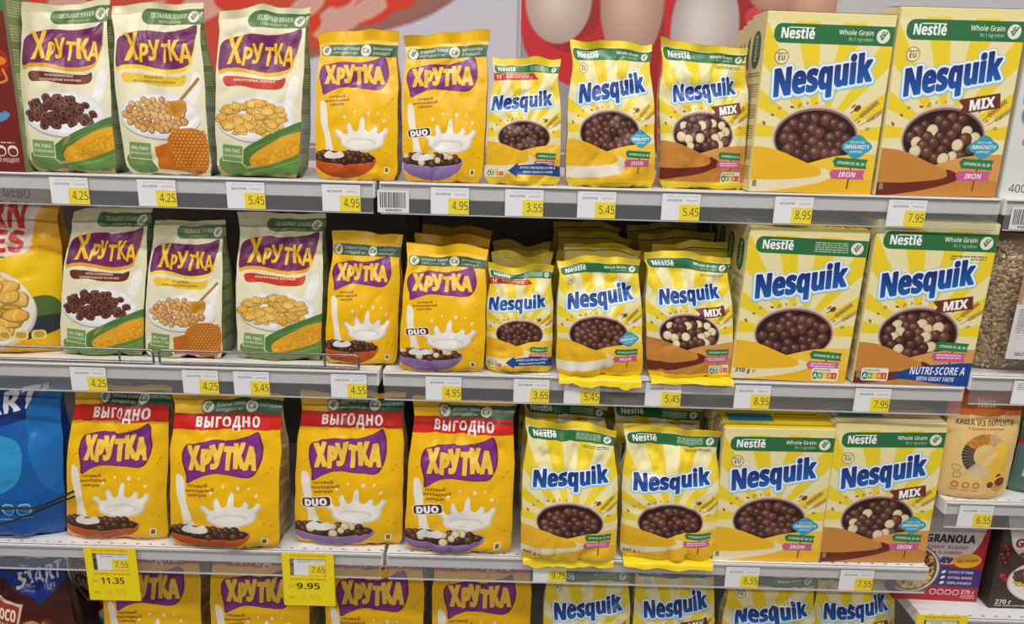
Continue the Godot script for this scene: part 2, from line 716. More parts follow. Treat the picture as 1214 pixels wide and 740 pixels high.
	var left := a.smooth([v2(-40, yv - bry * 0.56), v2(180, yv - bry * 0.46), v2(bx - 40, yv), v2(bx + 160, yv + bry * 0.3), v2(1040, yv + bry * 0.6)], false)
	left.append_array(PackedVector2Array([v2(1040, H + 10), v2(-40, H + 10)]))
	var right := a.smooth([v2(bx - 60, yv + 10), v2(bx + 150, yv - bry * 0.24), v2(820, yv - bry * 0.36), v2(1040, yv - bry * 0.4)], false)
	right.append_array(PackedVector2Array([v2(1040, H + 10), v2(bx - 60, H + 10)]))
	a.fill([right], hill2)
	a.fill([left], hill)
	var ry := func(t): return yv + (H * o.get("ground", 1.0) - yv) * t
	a.blob([v2(560, ry.call(0.14)), v2(660, ry.call(0.3)), v2(640, ry.call(0.52)), v2(420, ry.call(0.78)), v2(120, ry.call(0.98)), v2(-60, ry.call(1.0)), v2(-60, ry.call(0.62)), v2(220, ry.call(0.58)), v2(480, ry.call(0.48)), v2(570, ry.call(0.36))], road)
	if o.get("milk_foot", false):
		a.blob([v2(20, ry.call(0.75)), v2(300, ry.call(0.62)), v2(640, ry.call(0.55)), v2(560, ry.call(0.85)), v2(200, ry.call(1.02)), v2(30, ry.call(1.0))], c8(238, 232, 214))
	# signs
	var sy: float = o.sign * H
	var sh: float = o.get("sign_h", 0.055) * H
	a.stroke([v2(815, sy), v2(800, sy + sh * 3.2)], 12, c8(112, 62, 34), false)
	sign_board(a, 655, sy, 285, sh, c8(48, 128, 74), 0.05)
	a.text("VITAMINS B3, B5, B6", 690, sy + sh * 0.6, sh * 0.42, Color.WHITE, {"fit": 225.0, "rot": 0.05, "shear": 0.15})
	sign_board(a, 640, sy + sh * 1.22, 290, sh, c8(206, 98, 150), 0.0)
	if o.get("iron", true):
		a.text("IRON", 785, sy + sh * 1.98, sh * 0.72, Color.WHITE, {"align": 0.5, "shear": 0.18, "fit": 140.0})
	else:
		small_lines(a, 680, sy + sh * 1.42, 215, sh * 0.6, 2, c8(250, 226, 238), 9)
	if o.get("immunity", false):
		var iy: float = by + bry * 0.3
		var w := []
		for i in 16:
			var an := TAU * i / 16
			var rad := 1.0 + 0.12 * cos(an * 4.0)
			w.append(v2(835 + cos(an) * 112 * rad, iy + sin(an) * 84 * rad))
		a.blob(w, c8(62, 160, 188))
		a.text("IMMUNITY", 835, iy + 16, 44, Color.WHITE, {"align": 0.5, "fit": 205.0})
		a.text("HELP FOR", 835, iy - 26, 26, c8(226, 244, 248), {"align": 0.5})
		a.text("SUPPORT", 835, iy + 48, 26, c8(226, 244, 248), {"align": 0.5})
	if mix:
		var m: Array = o.get("mix_at", [0.6, 0.5])
		var c := v2(m[0] * 1000.0, m[1] * H)
		var q := []
		for p in [v2(0, -10), v2(340, -10), v2(340, 105), v2(0, 105), v2(42, 48)]:
			q.append(c + p.rotated(-0.17))
		a.poly(q, c8(112, 52, 32))
		var tp := c + v2(185, 88).rotated(-0.17)
		a.text("MIX", tp.x, tp.y, 108, Color.WHITE, {"align": 0.5, "rot": -0.17, "shear": 0.1, "grow": 3.0})
	big_logo(a, o.logo[0] * 1000.0, o.logo[1] * H, o.logo[2] * 1000.0, o.logo[3] * 1000.0, o.logo[4])
	if o.get("nutri", -1.0) >= 0.0:
		nutri_score(a, o.nutri * 1000.0, H * o.get("nutri_y", 0.9), 235)
	if o.get("arrow", false):
		var ay := H * 0.84
		a.poly([v2(300, ay + 70), v2(430, ay - 40), v2(430, ay - 5), v2(760, ay - 40), v2(1000, ay + 5), v2(1000, ay + 150), v2(740, ay + 120), v2(430, ay + 120), v2(430, ay + 160)], c8(32, 74, 140))
		a.text("AHORA CON NUTRI-SCORE A", 455, ay + 38, 44, Color.WHITE, {"fit": 480.0, "shear": 0.1})
		a.text("MISMO SABOR DE SIEMPRE", 500, ay + 96, 40, Color.WHITE, {"fit": 400.0, "shear": 0.1})
	if o.get("taste", false):
		var ty := H * 0.885
		a.fill([a.smooth([v2(330, ty + 96), v2(480, ty + 10), v2(720, ty - 30), v2(1060, ty - 40), v2(1060, ty + 150), v2(760, ty + 150), v2(520, ty + 122)], true)], c8(28, 72, 150))
		a.text("NUTRI-SCORE A", 470, ty + 68, 96, Color.WHITE, {"fit": 480.0, "rot": -0.02, "shear": 0.12})
		a.text("WITH GREAT TASTE", 540, ty + 122, 52, Color.WHITE, {"fit": 330.0, "shear": 0.12})
	if o.has("weight"):
		a.text(o.weight, 18, H * o.get("weight_y", 0.955), 54, c8(40, 34, 26), {"fit": 190.0, "shear": 0.1})
	if o.get("bag", false):
		a.rect(0, H * 0.945, 1000, H * 0.06, c8(249, 218, 34))
	elif not o.has("weight"):
		a.rrect(20, H * 0.93, 34, 52, 6, c8(150, 140, 100))
	return a.done()


func milk_splash(a: Art, x: float, y: float, s: float) -> void:
	# a plain crown of splashing milk with a few drops
	var crown := [[-0.9, 0.5], [-0.95, 0.22], [-1.16, 0.02], [-1.2, -0.16], [-1.04, -0.12], [-0.82, 0.04], [-0.62, -0.02], [-0.66, -0.34], [-0.56, -0.5], [-0.46, -0.32], [-0.34, -0.1], [-0.14, -0.2], [-0.06, -0.62], [0.06, -0.8], [0.14, -0.6], [0.16, -0.22], [0.36, -0.1], [0.52, -0.22], [0.62, -0.36], [0.72, -0.26], [0.74, -0.02], [0.96, -0.1], [1.14, -0.3], [1.2, -0.16], [1.04, 0.14], [0.94, 0.5], [0.5, 0.72], [0.0, 0.78], [-0.5, 0.72]]
	for g in [[1.0, 0.0, c8(218, 214, 204)], [0.93, -0.03, c8(246, 243, 236)]]:
		var pts := []
		for q in crown:
			pts.append(v2(x + q[0] * s * g[0], y + (q[1] * g[0] + g[1]) * s))
		a.blob(pts, g[2])
	a.ell(x, y + s * 0.36, s * 0.66, s * 0.2, c8(226, 222, 212))
	a.ell(x - s * 0.03, y + s * 0.4, s * 0.58, s * 0.15, c8(248, 246, 240))
	for q in [[-0.75, -0.75, 0.06], [0.3, -0.95, 0.07], [1.0, -0.62, 0.06], [-0.3, -1.0, 0.045], [0.72, -0.95, 0.04]]:
		a.ell(x + q[0] * s, y + q[1] * s, s * q[2], s * q[2] * 1.3, c8(244, 240, 230))


func purple_flag(a: Art, x: float, y: float, w: float, h: float, rot := 0.0) -> void:
	var shape := [[0.0, 0.52], [0.03, 0.27], [0.14, 0.21], [0.34, 0.14], [0.56, 0.16], [0.8, 0.07], [0.95, -0.02], [1.0, 0.3], [0.98, 0.62], [0.88, 0.87], [0.66, 0.86], [0.38, 0.82], [0.2, 0.92], [0.07, 1.04], [0.05, 0.84]]
	for g in [[1.0, c8(112, 34, 88)], [0.95, c8(130, 52, 138)]]:
		var p := []
		for q in shape:
			var d: Vector2 = v2((q[0] - 0.5) * w, (q[1] - 0.5) * h * 1.24) * g[0]
			p.append(v2(x + w / 2, y + h / 2) + d.rotated(rot))
		a.blob(p, g[1])


func art_yellow_bag(o: Dictionary) -> Image:
	# yellow bag: green band, purple flag with the name, bowl of chocolate cereal with milk
	var H: float = o.h
	var a := Art.new(self, 1000, H, o.get("px", 430), c8(247, 192, 12))
	var seal: float = o.seal * H
	a.rect(0, 0, 1000, seal, c8(248, 196, 16))
	var g0: float = o.band[0] * H
	var gh: float = (o.band[1] - o.band[0]) * H
	var green := c8(48, 92, 66)
	if o.get("banner", false):
		a.rrect(250, g0, 1000, gh, gh * 0.4, green)
		tick_badge(a, 310, g0 + gh * 0.5, gh * 0.42, green, c8(226, 222, 200))
		a.text("ЦЕЛЬНЫЕ ЗЛАКИ", 385, g0 + gh * 0.46, gh * 0.3, c8(214, 220, 196), {"fit": 270.0})
		a.text("ИНГРЕДИЕНТ №1", 385, g0 + gh * 0.82, gh * 0.26, c8(196, 206, 178), {"fit": 255.0})
		a.ell(720, g0 + gh * 0.5, gh * 0.42, gh * 0.42, c8(226, 222, 200))
		a.text("Ca", 720, g0 + gh * 0.68, gh * 0.5, green, {"align": 0.5})
		a.text("КАЛЬЦИЙ И ВИТАМИНЫ", 790, g0 + gh * 0.55, gh * 0.28, c8(206, 214, 186), {"fit": 200.0})
		var r0: float = o.banner_y[0] * H
		var rh: float = (o.banner_y[1] - o.banner_y[0]) * H
		a.rect(0, r0, 1000, rh, c8(212, 38, 28))
		a.text("ВЫГОДНО", 510, r0 + rh * 0.84, rh * 0.92, Color.WHITE, {"align": 0.5, "fit": 620.0, "gap": 0.06, "grow": 1.5})
	else:
		a.rrect(20, g0, 1040, gh, gh * 0.42, green)
		tick_badge(a, 90, g0 + gh * 0.5, gh * 0.46, green, c8(232, 228, 208))
		a.text("ЦЕЛЬНЫЕ ЗЛАКИ", 170, g0 + gh * 0.45, gh * 0.34, c8(214, 220, 196), {"fit": 350.0})
		a.text("ИНГРЕДИЕНТ №1", 170, g0 + gh * 0.82, gh * 0.3, c8(196, 206, 178), {"fit": 320.0})
		a.ell(600, g0 + gh * 0.5, gh * 0.48, gh * 0.48, c8(232, 228, 208))
		a.text("Ca", 600, g0 + gh * 0.7, gh * 0.55, green, {"align": 0.5})
		a.text("ВИТАМИНЫ", 690, g0 + gh * 0.45, gh * 0.3, c8(206, 214, 186), {"fit": 250.0})
		a.text("И КАЛЬЦИЙ", 690, g0 + gh * 0.82, gh * 0.3, c8(206, 214, 186), {"fit": 230.0})
	var f: Array = o.flag
	purple_flag(a, f[0], f[1] * H, f[2], f[3] * H, 0.0)
	var ts: float = f[3] * H * 0.76
	var tx: float = f[0] + f[2] * 0.1
	var ty: float = (f[1] + f[3] * 0.79) * H
	a.text("ХРУТКА", tx + 5, ty + 5, ts, c8(120, 40, 60), {"fit": f[2] * 0.83, "rot": -0.035, "grow": 14.0, "jit": 0.55})
	a.text("ХРУТКА", tx, ty, ts, c8(252, 206, 70), {"fit": f[2] * 0.83, "rot": -0.035, "grow": 10.0, "jit": 0.55})
	var by: float = (f[1] + f[3] * 1.13) * H + 44
	for i in 3:
		a.text(["готовый", "шоколадный", "завтрак"][i], 270, by + 46 * i, 46, c8(110, 66, 20), {"align": 0.5, "rot": -0.08})
	# scattered strokes
	for p in [[930, 0.44], [90, 0.42], [900, 0.47], [870, 0.8], [930, 0.82], [700, 0.85]]:
		a.ell(p[0], p[1] * H, 20, 6, c8(206, 150, 20), -0.6)
	# poured milk over the bowl
	var my: float = o.bowl_y * H
	milk_splash(a, 570, my - 0.15 * H, 0.15 * H)
	a.fill([a.smooth([v2(60, my - 0.36 * H), v2(130, my - 0.34 * H), v2(170, my - 0.18 * H), v2(230, my - 0.05 * H), v2(250, my), v2(150, my), v2(120, my - 0.12 * H), v2(70, my - 0.24 * H)])], c8(246, 240, 226))
	var duo: bool = o.get("duo", false)
	var bowl := c8(160, 128, 190) if duo else c8(212, 92, 26)
	var bw := []
	for i in 21:
		var an := PI * i / 20.0
		bw.append(v2(350 + cos(an) * 400, my + 20 + sin(an) * (H * 0.985 - my - 20)))
	a.poly(bw, bowl, bowl.darkened(0.2))
	a.ell(350, my + 22, 402, 0.032 * H + 30, bowl.lightened(0.25))
	a.ell(350, my + 24, 384, 0.03 * H + 24, c8(70, 38, 26))
	balls(a, 350, my + 14, 385, 0.034 * H + 40, 42, 80, 31, [c8(86, 50, 30), c8(70, 40, 26), c8(100, 60, 36)], 0.42 if duo else 0.0)
	a.blob([v2(110, my - 10), v2(170, my - 60), v2(240, my - 36), v2(320, my - 60), v2(360, my - 10), v2(330, my + 20), v2(220, my + 34), v2(130, my + 26)], c8(240, 238, 230))
	if duo:
		var dy: float = my - 0.16 * H
		a.rrect(60, dy - 74, 290, 110, 34, c8(250, 248, 240), -0.14)
		a.rrect(70, dy - 66, 270, 94, 28, c8(84, 40, 32), -0.14)
		a.text("DUO", 205, dy + 18, 92, Color.WHITE, {"align": 0.5, "rot": -0.14, "grow": 4.0, "fit": 220.0})
	a.rrect(840, H * 0.9, 60, 76, 8, c8(250, 244, 214))
	a.rrect(852, H * 0.9 + 12, 36, 52, 6, c8(120, 104, 50))
	return a.done()


func art_wholegrain(o: Dictionary) -> Image:
	# cream bag with purple flag; kind 0 rings, 1 honey balls, 2 corn flakes
	var H: float = o.h
	var kind: int = o.kind
	var a := Art.new(self, 1000, H, 430, c8(238, 231, 196))
	a.rect(0, 0, 1000, 0.045 * H, c8(236, 232, 190))
	var g := c8(84, 122, 66)
	a.rrect(330, 0.035 * H, 800, 0.088 * H, 0.042 * H, g)
	a.text("ЦЕЛЬНЫЕ ЗЛАКИ", 430, 0.084 * H, 66, c8(222, 230, 196), {"fit": 400.0, "font": font_serif})
	a.text("ИНГРЕДИЕНТ №1", 520, 0.112 * H, 36, c8(206, 218, 180), {"fit": 260.0, "font": font_serif})
	tick_badge(a, 905, 0.079 * H, 62, g, c8(236, 234, 214))
	# flag
	var y0 := 0.15 * H
	var hh := 0.235 * H
	var shape := [[0.0, 0.5], [0.02, 0.22], [0.12, 0.1], [0.35, 0.02], [0.6, 0.06], [0.85, 0.0], [1.0, -0.1], [0.98, 0.3], [0.93, 0.62], [0.85, 0.9], [0.6, 0.98], [0.3, 0.86], [0.1, 0.86], [0.01, 0.9]]
	var under: Color = [c8(232, 170, 40), c8(244, 214, 60), c8(240, 176, 40)][kind]
	var p := []
	for q in shape:
		p.append(v2(20 + q[0] * 930, y0 + (q[1] + 0.1) * hh))
	a.blob(p, under)
	p = []
	for q in shape:
		p.append(v2(20 + q[0] * 930, y0 + q[1] * hh))
	a.blob(p, c8(116, 40, 96))
	a.text("ХРУТКА", 120, y0 + hh * 0.76, hh * 0.66, c8(250, 200, 34), {"fit": 720.0, "jit": 0.7, "first": 1.35, "grow": 2.5, "rot": 0.02})
	var ribbon: Color = [c8(112, 48, 34), c8(236, 196, 50), c8(206, 60, 36)][kind]
	a.blob([v2(110, y0 + hh * 1.06), v2(400, y0 + hh * 1.1), v2(700, y0 + hh * 1.16), v2(800, y0 + hh * 1.1), v2(760, y0 + hh * 1.36), v2(520, y0 + hh * 1.38), v2(300, y0 + hh * 1.3), v2(130, y0 + hh * 1.3)], ribbon)
	var ink: Color = c8(130, 90, 30) if kind == 1 else c8(246, 232, 208)
	a.text([ "МУЛЬТИЗЛАКОВЫЕ", "МЕДОВЫЕ", "КУКУРУЗНЫЕ ХЛОПЬЯ"][kind], 450, y0 + hh * 1.2, 38, ink, {"align": 0.5, "fit": [330.0, 220.0, 480.0][kind], "rot": 0.05})
	if kind < 2:
		a.text(["ШОКОЛАДНЫЕ КОЛЕЧКИ", "МУЛЬТИЗЛАКОВЫЕ ШАРИКИ"][kind], 450, y0 + hh * 1.3, 34, ink, {"align": 0.5, "fit": 470.0, "rot": 0.05})
	# milk stream and plate
	a.blob([v2(880, 0.4 * H), v2(960, 0.42 * H), v2(930, 0.52 * H), v2(820, 0.62 * H), v2(740, 0.64 * H), v2(800, 0.54 * H)], c8(246, 246, 240))
	var cy := 0.645 * H
	a.ell(480, cy + 14, 462, 0.138 * H, c8(176, 176, 178))
	a.ell(480, cy, 462, 0.134 * H, c8(232, 233, 234))
	a.ell(480, cy - 4, 420, 0.117 * H, c8(246, 246, 244))
	if kind == 0:
		rings(a, 380, cy - 16, 310, 0.09 * H, 54, 96, 3)
		rings(a, 740, cy + 10, 120, 0.06 * H, 48, 10, 5)
	elif kind == 1:
		balls(a, 440, cy - 6, 400, 0.115 * H, 44, 130, 8, [c8(214, 158, 84), c8(226, 172, 100), c8(204, 146, 76)])
	else:
		flakes(a, 430, cy - 10, 370, 0.093 * H, 70, 120, 9)
	# foreground
	if kind == 1:
		a.stroke([v2(690, 0.58 * H), v2(930, 0.43 * H)], 34, c8(176, 118, 60), false)
		a.ell(690, 0.6 * H, 120, 78, c8(214, 150, 50), -0.6)
		for i in 6:
			a.stroke([v2(620 + i * 26, 0.6 * H - 70 + 4 * i), v2(660 + i * 26, 0.6 * H + 60 - 12 * i)], 8, c8(150, 92, 26))
		a.poly([v2(380, 0.83 * H), v2(620, 0.79 * H), v2(700, 0.97 * H), v2(390, 0.96 * H)], c8(206, 112, 30))
		a.blob([v2(540, 0.8 * H), v2(640, 0.73 * H), v2(860, 0.715 * H), v2(990, 0.78 * H), v2(960, 0.96 * H), v2(800, 0.99 * H), v2(620, 0.94 * H)], c8(206, 122, 34))
		for j in 11:
			for i in 10:
				var x := 600 + i * 44 + (22 if j % 2 else 0)
				var y := 0.735 * H + j * 38
				if x < 985 and y < 0.955 * H:
					a.ell(x, y, 19, 17, c8(150, 74, 16))
					a.ell(x + 2, y + 2, 14, 12, c8(236, 166, 62))
	else:
		a.rect(0, 0.93 * H, 1000, 0.08 * H, c8(190, 166, 116))
		a.blob([v2(330, 0.84 * H), v2(560, 0.76 * H), v2(800, 0.7 * H), v2(1060, 0.66 * H), v2(1060, 0.8 * H), v2(700, 0.86 * H), v2(380, 0.93 * H)], c8(82, 128, 62))
		a.blob([v2(420, 0.88 * H), v2(620, 0.8 * H), v2(860, 0.735 * H), v2(1080, 0.72 * H), v2(1080, 0.83 * H), v2(800, 0.9 * H), v2(500, 0.945 * H)], c8(236, 172, 38))
		var r := rng_of(4)
		for j in 7:
			for i in 20:
				var t := i / 19.0
				var top := v2(440, 0.885 * H).lerp(v2(1040, 0.735 * H), t)
				var bot := v2(500, 0.935 * H).lerp(v2(1060, 0.83 * H), t)
				var q: Vector2 = top.lerp(bot, (j + 0.5) / 7.0)
				a.ell(q.x, q.y, 17, 10, c8(246, 192, 62).lerp(c8(226, 150, 26), r.randf()), -0.35)
		a.blob([v2(300, 0.96 * H), v2(620, 0.92 * H), v2(900, 0.87 * H), v2(1060, 0.84 * H), v2(1060, 0.95 * H), v2(700, 0.985 * H)], c8(104, 146, 70))
		a.stroke([v2(420, 0.965 * H), v2(760, 0.925 * H), v2(1000, 0.88 * H)], 9, c8(150, 184, 104))
		a.stroke([v2(430, 0.83 * H), v2(700, 0.765 * H), v2(980, 0.705 * H)], 9, c8(120, 164, 92))
		if kind == 0:
			wheat(a, 400, 0.86 * H, 210, -0.9, c8(206, 158, 82))
	a.blob([v2(30, 0.9 * H), v2(140, 0.86 * H), v2(300, 0.9 * H), v2(360, 0.97 * H), v2(100, 0.985 * H)], c8(112, 146, 76))
	a.rrect(70, 0.8 * H, 270, 0.105 * H, 10, c8(226, 232, 190), 0.06)
	a.rrect(80, 0.805 * H, 250, 0.095 * H, 10, c8(126, 160, 96), 0.06)
	a.text("0% ГМО", 100, 0.845 * H, 56, c8(236, 242, 214), {"rot": 0.06, "fit": 200.0})
	a.text("БЕЗ КРАСИТЕЛЕЙ", 92, 0.872 * H, 36, c8(236, 242, 214), {"rot": 0.06, "fit": 225.0})
	a.text("220 г", 960, 0.985 * H, 52, c8(70, 60, 36), {"align": 1.0})
	return a.done()


func art_side(bg: Color, ink: Color, sd: int, dark: Color, patch := false) -> Image:
	var a := Art.new(self, 300, 1000, 96, bg)
	a.rect(0, 0, 300, 110, dark)
	for i in 7:
		small_lines(a, 24, 150 + i * 118, 250, 84, 6, ink, sd + i)
	if patch:
		a.rect(0, 80, 300, 240, bg)
		a.rrect(60, 90, 180, 210, 80, c8(45, 105, 62))
		a.text("Nestlé", 165, 260, 66, c8(226, 232, 212), {"rot": -PI / 2, "fit": 150.0})
	return a.done()


func art_maroon_box() -> Image:
	var a := Art.new(self, 1000, 1500, 360, c8(120, 34, 26))
	a.rect(0, 120, 1000, 190, c8(64, 128, 62))
	a.rect(0, 0, 1000, 120, c8(222, 222, 206))
	a.blob([v2(600, 640), v2(760, 520), v2(900, 560), v2(980, 640), v2(940, 760), v2(760, 820), v2(620, 740)], c8(170, 44, 20))
	a.blob([v2(780, 640), v2(850, 610), v2(960, 650), v2(940, 690), v2(820, 700)], c8(240, 140, 30))
	a.ell(860, 660, 40, 14, c8(250, 190, 70), 0.3)
	a.ell(800, 820, 90, 60, c8(44, 110, 176), -0.3)
	a.stroke([v2(880, 830), v2(950, 800), v2(930, 730)], 18, c8(226, 150, 60))
	a.stroke([v2(640, 1180), v2(760, 1120), v2(880, 1090), v2(900, 1050)], 34, c8(72, 138, 190))
	a.ell(870, 1080, 70, 30, c8(90, 156, 204), -0.4)
	for i in 4:
		var x := 590 + i * 96
		a.rrect(x, 1295, 82, 84, 34, c8(236, 226, 220))
		a.rrect(x + 9, 1316, 64, 56, 26, c8(120, 40, 32))
	small_lines(a, 640, 1270, 300, 16, 1, c8(230, 214, 206), 4)
	a.text("НОВЫЙ РЕЦЕПТ", 960, 1425, 44, c8(232, 214, 206), {"align": 1.0, "fit": 270.0})
	return a.done()


func art_cornflakes() -> Image:
	var a := Art.new(self, 1000, 1150, 430, c8(236, 176, 24))
	a.poly([v2(0, 0), v2(900, 0), v2(850, 260), v2(800, 400), v2(760, 520), v2(0, 520)], c8(234, 214, 206))
	a.text("vitalis GEBO", 780, 60, 100, c8(60, 52, 52), {"align": 1.0, "fit": 420.0})
	a.text("CORN", 800, 260, 240, c8(206, 52, 36), {"align": 1.0, "fit": 600.0, "grow": 4.0})
	a.text("FLAKES", 770, 420, 190, c8(206, 52, 36), {"align": 1.0, "fit": 640.0, "grow": 4.0})
	a.text("NATURALE", 820, 500, 70, c8(52, 66, 38), {"align": 1.0, "fit": 420.0})
	a.blob([v2(560, 500), v2(860, 420), v2(1000, 460), v2(1040, 700), v2(900, 760), v2(700, 640)], c8(246, 200, 20))
	a.blob([v2(640, 820), v2(900, 720), v2(1000, 800), v2(960, 960), v2(700, 1000)], c8(86, 110, 56))
	a.blob([v2(680, 940), v2(960, 860), v2(1000, 960), v2(760, 1040)], c8(52, 56, 60))
	a.ell(380, 830, 490, 330, c8(214, 196, 186))
	a.ell(380, 815, 480, 315, c8(240, 232, 224))
	flakes(a, 380, 810, 400, 255, 84, 160, 12)
	for i in 4:
		a.rrect(520 + i * 100, 970, 84, 70, 24, c8(246, 224, 130))
		a.rrect(532 + i * 100, 980, 60, 50, 20, c8(206, 168, 60))
	a.blob([v2(0, 1060), v2(300, 1080), v2(520, 1120), v2(400, 1160), v2(0, 1160)], c8(86, 110, 56))
	return a.done()


func art_blue_bag() -> Image:
	var a := Art.new(self, 1000, 1180, 430, c8(22, 92, 170))
	a.rect(0, 0, 1000, 210, c8(20, 74, 130))
	a.poly([v2(0, 300), v2(420, 190), v2(880, 20), v2(820, 260), v2(300, 400), v2(0, 460)], c8(18, 50, 120))
	a.text("START!", 900, 160, 190, c8(236, 240, 246), {"align": 1.0, "fit": 760.0, "rot": -0.26, "shear": 0.2, "grow": 4.0})
	a.blob([v2(-60, 470), v2(300, 400), v2(700, 420), v2(720, 720), v2(400, 860), v2(-60, 860)], c8(46, 150, 206))
	a.blob([v2(760, 200), v2(1040, 60), v2(1040, 800), v2(860, 700)], c8(30, 112, 186))
	for i in 4:
		var x := 380 + i * 112
		a.rrect(x, 880, 94, 88, 36, c8(150, 206, 232))
		a.rrect(x + 9, 892, 76, 66, 28, c8(36, 120, 180))
	a.stroke([v2(230, 1020), v2(820, 990)], 7, c8(140, 190, 224), false)
	a.ell(120, 910, 150, 110, c8(214, 110, 40))
	balls(a, 120, 890, 150, 90, 36, 26, 6, [c8(226, 140, 50), c8(214, 120, 40)])
	a.rect(0, 1080, 1000, 100, c8(24, 84, 168))
	return a.done()


func art_choco_bag() -> Image:
	var a := Art.new(self, 1000, 1180, 300, c8(70, 26, 20))
	a.poly([v2(150, 60), v2(1000, 0), v2(1000, 200), v2(700, 420), v2(150, 180)], c8(24, 54, 140))
	a.text("START", 960, 190, 210, c8(220, 224, 232), {"align": 1.0, "fit": 560.0, "rot": -0.2, "shear": 0.2})
	a.poly([v2(40, 330), v2(500, 420), v2(420, 760), v2(240, 800), v2(30, 640)], c8(222, 190, 176))
	a.poly([v2(60, 360), v2(470, 440), v2(400, 730), v2(240, 770), v2(60, 620)], c8(150, 62, 40))
	a.text("CHOCO", 90, 530, 140, c8(244, 226, 214), {"fit": 330.0, "rot": 0.14, "grow": 3.0})
	a.text("BALLS", 110, 660, 130, c8(244, 226, 214), {"fit": 280.0, "rot": 0.14, "grow": 3.0})
	balls(a, 600, 700, 330, 220, 90, 24, 17, [c8(120, 44, 28), c8(150, 56, 32), c8(104, 36, 24)])
	a.blob([v2(420, 640), v2(600, 560), v2(700, 620), v2(520, 740)], c8(214, 150, 50))
	a.ell(660, 960, 300, 160, c8(60, 130, 180))
	a.ell(660, 920, 290, 90, c8(226, 230, 236))
	return a.done()


func art_pale_granola() -> Image:
	var a := Art.new(self, 1000, 1350, 300, c8(222, 224, 220))
	a.rect(0, 0, 1000, 300, c8(226, 226, 214))
	a.rrect(40, 380, 1000, 260, 60, c8(48, 134, 104))
	a.ell(160, 690, 110, 110, c8(74, 160, 196))
	for p in [[250, 820, 90], [120, 900, 60], [380, 980, 110], [200, 1060, 84], [330, 1180, 120], [700, 900, 200], [620, 1160, 160]]:
		balls(a, p[0], p[1], p[2], p[2] * 0.7, 40, int(p[2] / 6.0), 3 + p[0], [c8(214, 170, 128), c8(196, 144, 100), c8(226, 188, 150)])
	a.text("400g℮", 60, 1305, 90, c8(62, 74, 66), {"fit": 250.0, "font": font_plain})
	return a.done()


func art_schoko_label() -> Image:
	var a := Art.new(self, 700, 1000, 240, c8(226, 222, 222))
	a.rect(0, 0, 700, 420, c8(188, 140, 112))
	a.ell(320, 380, 280, 130, c8(214, 186, 170))
	a.rect(0, 420, 700, 580, c8(222, 218, 222))
	a.rect(40, 40, 640, 80, c8(238, 224, 208))
	a.text("HAHNE", 70, 112, 84, c8(226, 120, 30), {"fit": 420.0})
	a.text("Schoko Müsli", 30, 220, 84, c8(52, 44, 48), {"fit": 560.0})
	a.text("Chocolate", 30, 300, 84, c8(52, 44, 48), {"fit": 420.0})
	small_lines(a, 40, 470, 600, 260, 12, c8(150, 144, 150), 2)
	a.rect(60, 770, 560, 150, c8(200, 196, 200))
	a.rect(66, 776, 548, 138, c8(226, 222, 226))
	small_lines(a, 80, 930, 500, 40, 2, c8(90, 84, 90), 8)
	return a.done()


func art_porridge() -> Image:
	var a := Art.new(self, 1000, 1560, 400, c8(232, 196, 128))
	a.rect(0, 0, 1000, 330, c8(206, 104, 34))
	a.text("Nuss", 500, 210, 150, c8(240, 220, 196), {"align": 0.5, "fit": 260.0, "grow": 3.0})
	a.text("КАША ИЗ ПОЛЕНТЫ", 500, 460, 110, c8(86, 66, 44), {"align": 0.5, "fit": 800.0})
	a.text("с орехами и семенами", 510, 520, 50, c8(150, 110, 62), {"align": 0.5, "fit": 480.0})
	a.poly([v2(520, 1250), v2(520, 1000), v2(860, 700), v2(860, 1250)], c8(238, 190, 60))
	var c := v2(520, 880)
	var cols := [c8(196, 128, 50), c8(206, 170, 128), c8(240, 196, 70), c8(238, 190, 60), c8(214, 190, 156), c8(66, 56, 48)]
	var ends := [-2.65, -1.45, -0.8, 0.3, 1.2, 2.35, 3.63]
	for i in 6:
		var p := [c]
		for j in 13:
			var an: float = lerpf(ends[i], ends[i + 1], j / 12.0)
			p.append(c + v2(cos(an), sin(an)) * 310)
		a.poly(p, cols[i])
	var r := rng_of(13)
	for j in 150:
		var an := r.randf_range(-2.6, -1.5)
		var q := c + v2(cos(an), sin(an)) * r.randf_range(175, 300)
		a.ell(q.x, q.y, 12, 8, c8(226, 160, 70).lerp(c8(170, 100, 36), r.randf()), an)
	for j in 8:
		for i in 9:
			var an := 2.42 + j * 0.155
			var q := c + v2(cos(an), sin(an)) * (178 + i * 16)
			a.ell(q.x, q.y, 6, 4, c8(196, 186, 168), an)
	a.ell(c.x, c.y, 160, 160, c8(236, 202, 128))
	for i in 3:
		a.ell(180 + i * 140, 1330, 50, 50, c8(214, 128, 40))
		a.ell(180 + i * 140, 1330, 24, 24, c8(240, 200, 130))
		small_lines(a, 130 + i * 140, 1400, 100, 30, 2, c8(150, 110, 62), i)
	for i in 2:
		a.rrect(120 + i * 20, 1030 + i * 110, 90, 90, 20, c8(150, 116, 70))
		a.rrect(128 + i * 20, 1038 + i * 110, 74, 74, 16, c8(232, 196, 128))
	a.ell(780, 1330, 110, 90, c8(214, 160, 80))
	a.ell(800, 1270, 80, 66, c8(112, 66, 46))
	a.ell(650, 1310, 44, 50, c8(120, 70, 46))
	a.ell(760, 1170, 40, 16, c8(60, 44, 30), -0.4)
	return a.done()


